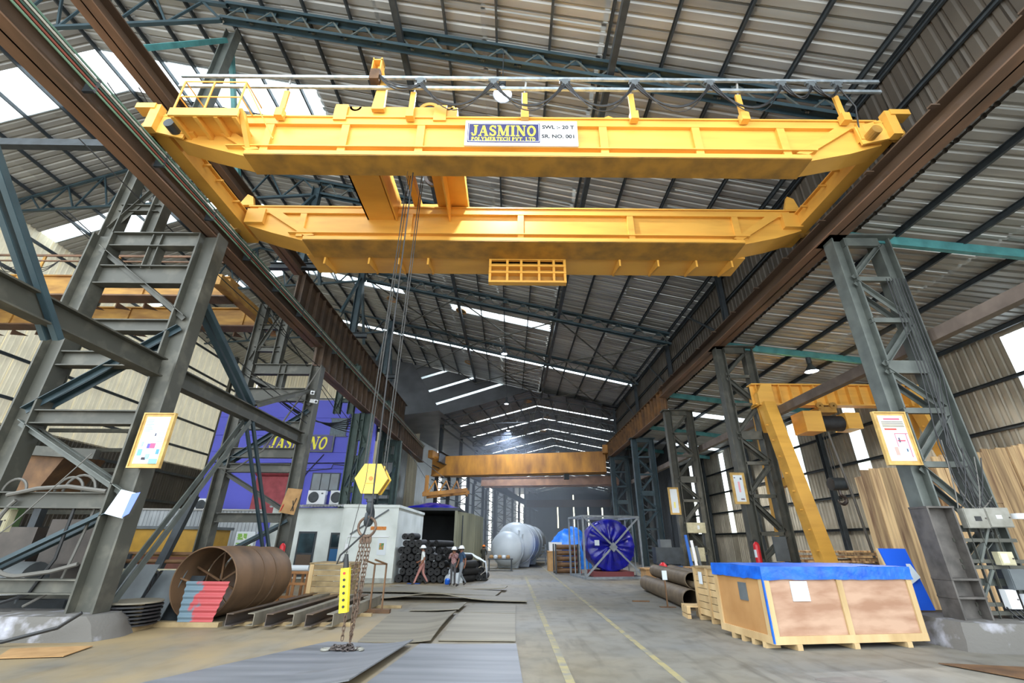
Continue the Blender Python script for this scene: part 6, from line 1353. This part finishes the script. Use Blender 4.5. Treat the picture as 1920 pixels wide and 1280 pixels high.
framed('safety_poster', 'narrow white notice with yellow mark on the third right column', 9.6, 27.74, 3.45, .55, 1.45, 0, [('mark', .35, .6, .2, .45, '#e6dc7a')])
cbd = thing('cardboard_sign', 'brown cardboard sheet with black and red marks on the second left trestle', 'sign', (-9.0, 19.6, 3.2)); part('sheet', MB().prism([(-9.5, 19.62, 2.95), (-8.85, 19.62, 2.85), (-8.7, 19.62, 3.85), (-9.3, 19.62, 3.9)], (0, .03, 0)), KRAFT, cbd)
part('mark', MB().bar((-9.0, 19.6, 3.0), (-8.85, 19.6, 3.5), .02, .03, (0, 1, 0)).bar((-8.9, 19.6, 3.0), (-8.98, 19.6, 3.4), .02, .03, (0, 1, 0)), INK, cbd); part('mark', MB().bar((-9.42, 19.6, 3.0), (-9.34, 19.6, 3.25), .02, .06, (0, 1, 0)), REDP, cbd)
bn = thing('blue_notice', 'blue white paper sheets stuck on the nearest left trestle leg', 'notice', (-9.0, 11.0, 2.4)); part('sheet', MB().prism([(-9.3, 11.0, 2.45), (-8.85, 11.0, 2.35), (-8.72, 11.0, 2.9), (-9.1, 11.0, 2.98)], (0, .01, 0)), pm('pale blue paper', '#cfe0f4', None, .6), bn); part('sheet', MB().prism([(-8.86, 10.98, 2.36), (-8.72, 10.98, 2.45), (-8.62, 10.98, 2.92), (-8.8, 10.98, 2.88)], (0, .01, 0)), pm('mid blue paper', '#6d83e0', None, .6), bn)
for k, (x, z, ax) in enumerate(((-9.05, 8.05, -1), (-9.02, 7.65, 1))):
    cc = thing('security_camera', ['upper', 'lower'][k] + ' small white camera on the second left trestle leg', 'camera', (x, 19.7, z)); part('body', MB().bar((x, 19.6, z), (x + ax * .1 + .25, 19.25, z - .12), .16, .16), WHITEP, cc); part('lens', MB().cyl((x + ax * .1 + .25, 19.26, z - .12), (x + ax * .1 + .27, 19.22, z - .13), .05, 10), BLACK, cc); part('bracket', MB().bar((x, 19.6, z + .02), (x, 19.9, z + .1), .05, .05), GREYP, cc)
rpn = solo('hanging_rope', 'grey rope slung from the second left trestle down to the far column', 'rope', MB().tube([(-8.9, 19.6, 9.3), (-9.6, 19.5, 7.6), (-10.6, 19.4, 5.4), (-11.6, 19.4, 4.6), (-12.6, 19.5, 4.7)], .035, 6), CABLEG)
wre = thing('overhead_wires', 'thin wires stretched across the nearest left trestle', 'wire', (-10, 10, 8))
for (a, b) in (((-13.5, 10.6, 10.8), (-9.0, 19.5, 6.6)), ((-13.4, 10.7, 10.9), (-9.0, 19.5, 6.9)), ((-11, 9, 14), (-9.3, 24, 8)), ((-12, 9, 14.2), (-9.4, 26, 8.2)), ((-12.6, 9.5, 12.5), (-9.1, 20, 9.4))): part('wire', MB().tube(sag(a, b, .15, 6), .018, 5), CABLE, wre)
# ------------------------------------------------------------------ lamps and roof ventilators
LED = pm('lamp glass lit', '#dfeaff', emit=30)
def bay_lamp(p, label, lit, power=0, hang=2.0, refl=DARK, r=.22, col=(.75, .85, 1)):
    p = V(p); t = thing('bay_lamp', label, 'lamp', tuple(p), group='high bay lamps')
    part('reflector', MB().lathe([(.07, .42), (.12, .3), (r, .02), (r + .01, 0), (r - .02, .02), (.1, .28)], p, UP, 22), refl, t, smooth=True); part('ballast', MB().cyl(p + UP * .4, p + UP * .7, .11, 14), DARK, t)
    part('glass', MB().lathe([(r - .02, .02), (0.001, .0)], p, UP, 20), LED if lit else pm('lamp glass off', '#cfd6da', None, .2), t); part('rod', MB().cyl(p + UP * .7, p + UP * (.7 + hang), .015, 6), DARK, t)
    if power:
        l = bpy.data.lights.new('lamp_light', 'SPOT'); l.energy = power; l.color = col; l.shadow_soft_size = r * .8; l.spot_size = math.radians(150); l.spot_blend = .5
        o = bpy.data.objects.new('lamp_light', l); COL.objects.link(o); o.location = p - UP * .05; o.parent = None
bay_lamp((-.38, 10.05, 15.2), 'bright bluish lamp hanging above the big yellow crane', True, 2600, 1.6, GREYP, .3)
for k, (u, Y, z) in enumerate(((-.55, 30, 14.3), (-.5, 44, 14.6), (-.4, 56, 14.6))): bay_lamp((u, Y, z), ['first', 'second', 'third'][k] + ' small bluish lamp hanging along the middle of the hall', True, 3800, 2.2 if k < 2 else 1.2)
bay_lamp((14.2, 19.9, 9.38), 'black lamp with pale glass under the lean-to roof', True, 2200, .2, DARK, .3, (1, .97, .9))
bay_lamp((14.6, 36.5, 9.3), 'small lit lamp farther back under the lean-to roof', True, 2200, .3, DARK, .3, (1, .97, .9))
bay_lamp((-23.5, 14.6, 16.2), 'grey unlit lamp high in the side bay', False, 0, 1.5, GREYP, .3)
VENT = pm('vent dome', '#c79a62', '#8a6a48', .6, scale=8)  # orange-tan stands for the warm light in the vents, painted into their colour
for (x, s) in ((-2.6, 7.9), (-3.9, 24.2), (-4.2, 30.4), (-4.4, 37.2), (-10.5, 31), (-4.6, 41.5)):
    p = rp_(x, s, -.08); nrm = V((SLP, 0, 1)).normalized()
    part('roof_vent', MB().lathe([(.0, .1), (.36, .1), (.38, 0), (.46, -.02), (.46, .06)], p, nrm, 22), VENT, ceil_r)
for i in range(9):
    n_ = 1.4 * (1 if i % 2 else -1) * .5; p = bp(n_, 3 + i * 7.5, BZR - abs(n_) * math.tan(aB) - .12); part('roof_vent', MB().lathe([(0, .1), (.4, .1), (.46, 0)], p, UP, 16), VENT, cb)
# ------------------------------------------------------------------ people
SKIN = pm('brown skin', '#8a5a40', '#7c4f38', .6, scale=8); HAIR = pm('black hair', '#17130f', None, .5)
def person(label, x, y, face, h, cloth, pose, hat, shirt_len='short'):
    """one continuous skinned body; cloth = (shirt, trousers, shoe) materials; pose gives joint offsets in metres for a 1.72 m figure, figure faces +x locally"""
    t = thing('person', label, 'person', (x, y, 0), face); k = h / 1.72
    J = dict(pel=(0, 0, .93), spine=(.0, 0, 1.12), chest=(.01, 0, 1.32), neck=(.01, 0, 1.47), head=(.03, 0, 1.56), crown=(.03, 0, 1.65),
             lsh=(0, .19, 1.40), rsh=(0, -.19, 1.40), lel=(-.03, .25, 1.12), rel=(-.03, -.25, 1.12), lwr=(.06, .25, .88), rwr=(.06, -.25, .88), lha=(.09, .25, .80), rha=(.09, -.25, .80),
             lhi=(0, .095, .90), rhi=(0, -.095, .90), lkn=(.02, .1, .5), rkn=(.02, -.1, .5), lan=(0, .1, .085), ran=(0, -.1, .085), lto=(.15, .11, .035), rto=(.15, -.11, .035))
    J.update(pose)
    R = dict(pel=.125, spine=.115, chest=.135, neck=.052, head=.088, crown=.08, lsh=.062, rsh=.062, lel=.042, rel=.042, lwr=.03, rwr=.03, lha=.032, rha=.032, lhi=.095, rhi=.095, lkn=.06, rkn=.06, lan=.045, ran=.045, lto=.038, rto=.038)
    E = [('pel', 'spine'), ('spine', 'chest'), ('chest', 'neck'), ('neck', 'head'), ('head', 'crown'), ('chest', 'lsh'), ('chest', 'rsh'), ('lsh', 'lel'), ('rsh', 'rel'), ('lel', 'lwr'), ('rel', 'rwr'), ('lwr', 'lha'), ('rwr', 'rha'), ('pel', 'lhi'), ('pel', 'rhi'), ('lhi', 'lkn'), ('rhi', 'rkn'), ('lkn', 'lan'), ('rkn', 'ran'), ('lan', 'lto'), ('ran', 'rto')]
    vs = []; rad = []; ed = []; idx = {}
    for n, p in J.items(): idx[n] = len(vs); vs.append(V(p) * k); rad.append(R[n] * k)
    for a, b in E: ed.append((idx[a], idx[b]))
    for sd in 'lr':   # five fingers per hand, slightly curled
        w_, hd = V(J[sd + 'wr']), V(J[sd + 'ha']); d = (hd - w_).normalized(); s_ = d.cross(V((0, 1 if sd == 'l' else -1, 0))).normalized(); yv = d.cross(s_).normalized()
        for q in range(5):
            L = (.05, .075, .082, .076, .058)[q]; o = hd + s_ * (.03 - .015 * q) if q else hd - d * .03 + s_ * .03
            e1 = o + (d if q else (d + s_).normalized()) * L * .55; e2 = e1 + (d * .8 + yv * .35).normalized() * L * .5
            i0 = len(vs); vs += [e1 * k, e2 * k]; rad += [.0095 * k, .0075 * k]; ed += [(idx[sd + 'ha'], i0), (i0, i0 + 1)]
    me = bpy.data.meshes.new('body'); me.from_pydata([tuple(p) for p in vs], ed, [])
    o = bpy.data.objects.new('body', me); COL.objects.link(o)
    m = o.modifiers.new('skin', 'SKIN'); m.use_smooth_shade = True
    for i, r in enumerate(rad): me.skin_vertices[0].data[i].radius = (r, r)
    for v_ in me.skin_vertices[0].data: v_.use_root = False
    me.skin_vertices[0].data[0].use_root = True
    tr_ = [idx[n] for n in ('pel', 'spine', 'chest')]
    for i in tr_: me.skin_vertices[0].data[i].radius = (rad[i] * .82, rad[i] * 1.12)
    o.modifiers.new('sub', 'SUBSURF').levels = 2; o.modifiers['sub'].render_levels = 2
    bpy.context.view_layer.update()
    ev = o.evaluated_get(bpy.context.evaluated_depsgraph_get()); nm = bpy.data.meshes.new_from_object(ev); bpy.data.objects.remove(o)
    segs = [(V(J[a]) * k, V(J[b]) * k, a, b) for a, b in E]
    for q in (SKIN,) + tuple(cloth): nm.materials.append(q)
    def near(c):
        best = None
        for A, B, a, b in segs:
            u = max(0, min(1, (c - A).dot(B - A) / (B - A).length_squared)); d_ = (c - A - (B - A) * u).length
            if best is None or d_ < best[0]: best = (d_, a, b, u)
        return best
    for f in nm.polygons:
        _, a, b, u = near(f.center); mi = 0
        if a in ('pel',) and b == 'spine': mi = 1
        elif a in ('spine',) or (a == 'chest' and b != 'neck') or (a == 'chest' and u < .75): mi = 1
        elif a in ('lsh', 'rsh'): mi = 1 if (shirt_len == 'long' or u < .75) else 0
        elif a in ('lel', 'rel'): mi = 1 if shirt_len == 'long' else 0
        elif a == 'pel' or a in ('lhi', 'rhi', 'lkn', 'rkn'): mi = 2
        elif a in ('lan', 'ran'): mi = 3
        f.material_index = mi; f.use_smooth = True
    o = bpy.data.objects.new('body', nm); place(o, t)
    W = wmat(t); hd = V(J['head']) * k; n_ = lambda *p: tuple(W @ V(p))
    def hp(name, mb, mat, sm=True):
        mb.v = [tuple(W @ (hd + V(p) * k)) for p in mb.v]; return part(name, mb, mat, t, smooth=sm)
    hp('face', MB().tube([(.085, 0, .01), (.108, 0, -.022), (.09, 0, -.03)], [.01, .017, .012], 6).tube([(.075, -.035, .03), (.09, -.03, .03)], .008, 6).tube([(.075, .035, .03), (.09, .03, .03)], .008, 6).tube([(.082, -.025, -.055), (.09, 0, -.057), (.082, .025, -.055)], .007, 5).tube([(0, .09, .02), (0, .1, -.01), (0, .088, -.03)], .013, 5).tube([(0, -.09, .02), (0, -.1, -.01), (0, -.088, -.03)], .013, 5), SKIN)
    hp('hair', MB().lathe([(.094, -.03), (.1, .02), (.098, .06), (.07, .1), (0, .115)], (-.012, 0, .0), (0, 0, 1), 16, a0=.0), HAIR)
    hp('hard_hat', MB().lathe([(.155, .045), (.15, .06), (.125, .065), (.122, .1), (.1, .15), (.06, .178), (0, .188)], (.0, 0, .0), (.05, 0, 1), 20).lathe([(.0, .05), (.125, .05)], (.0, 0, .0), (.05, 0, 1), 20).bar((.1, 0, .055), (.19, 0, .05), .16, .012), hat)
    return t
TEE = pm('white tee', '#d9dcd8', None, .8); SAL = pm('salmon trousers', '#b8837a', '#a06f68', .8, scale=5); SHOE = pm('dark shoe', '#2b2624', None, .6)
PLAID = pm('plaid shirt', '#7d4a4c', '#a98d8a', .8, scale=26, lo=.45, hi=.55); JEANG = pm('grey jeans', '#7f868c', '#6a7076', .8, scale=5); DKT = pm('dark trousers', '#4b4a4c', None, .8)
NAVS = pm('denim shirt', '#324b66', '#283d55', .8, scale=6); GRYS = pm('dark work shirt', '#34342c', None, .8); HATW = pm('white helmet', '#f2f4f4', None, .35); HATO = pm('orange helmet', '#e07a24', None, .4)
walk = dict(lkn=(.17, .1, .5), lan=(.33, .1, .1), lto=(.46, .11, .06), rkn=(-.04, -.1, .5), ran=(-.27, -.1, .15), rto=(-.14, -.11, .05), lel=(-.12, .24, 1.14), lwr=(.02, .26, .93), lha=(.08, .26, .88), rel=(.06, -.24, 1.13), rwr=(.22, -.22, 1.0), rha=(.29, -.2, .98))
person('man in white shirt and salmon trousers with white hard hat walking left', -4.2, 24.05, PI, 1.72, (TEE, SAL, SHOE), walk, HATW)
person('man in plaid shirt and white hard hat holding his hand to his face', -2.72, 24.15, -PI / 2 - .3, 1.66, (PLAID, DKT, SHOE), dict(lel=(.14, .22, 1.2), lwr=(.2, .08, 1.42), lha=(.17, .05, 1.5), rel=(.12, -.22, 1.18), rwr=(.22, -.05, 1.33), rha=(.24, .0, 1.38), lkn=(.05, .1, .5), rkn=(0, -.1, .5)), HATW, 'long')
walk2 = dict(lkn=(.1, .1, .5), lan=(.16, .1, .09), lto=(.3, .12, .035), rkn=(-.02, -.1, .5), ran=(-.3, -.1, .14), rto=(-.18, -.11, .05), lel=(-.1, .24, 1.14), lwr=(-.08, .26, .9), lha=(-.05, .26, .83), rel=(.02, -.25, 1.13), rwr=(.1, -.24, .9), rha=(.14, -.24, .83))
person('man in denim shirt and grey jeans with white hard hat walking beside the plaid shirt', -2.3, 23.7, PI + .5, 1.72, (NAVS, JEANG, SHOE), walk2, HATW)
person('worker in dark clothes and orange helmet standing by the silver tank', -2.0, 37.2, PI / 2 - .3, 1.66, (GRYS, GRYS, SHOE), dict(lel=(.1, .24, 1.15), lwr=(.25, .15, 1.05), lha=(.3, .13, 1.03), rel=(.1, -.24, 1.15), rwr=(.25, -.15, 1.05), rha=(.3, -.13, 1.03)), HATO, 'long')
# ------------------------------------------------------------------ thin bluish haze hanging in the deep half of the hall
hz = bpy.data.materials.new('thin haze'); hz.use_nodes = True
_n = hz.node_tree.nodes; _n.remove(_n['Principled BSDF']); _v = _n.new('ShaderNodeVolumeScatter')
_v.inputs['Color'].default_value = (.72, .82, 1, 1); _v.inputs['Density'].default_value = .012; _v.inputs['Anisotropy'].default_value = .2
hz.node_tree.links.new(_v.outputs[0], _n['Material Output'].inputs['Volume'])
hzo = solo('haze', 'thin bluish haze under the roof in the deep part of the hall', 'haze', MB().box(-31, 13.5, 49, 127, .03, 23), hz, kind='stuff')
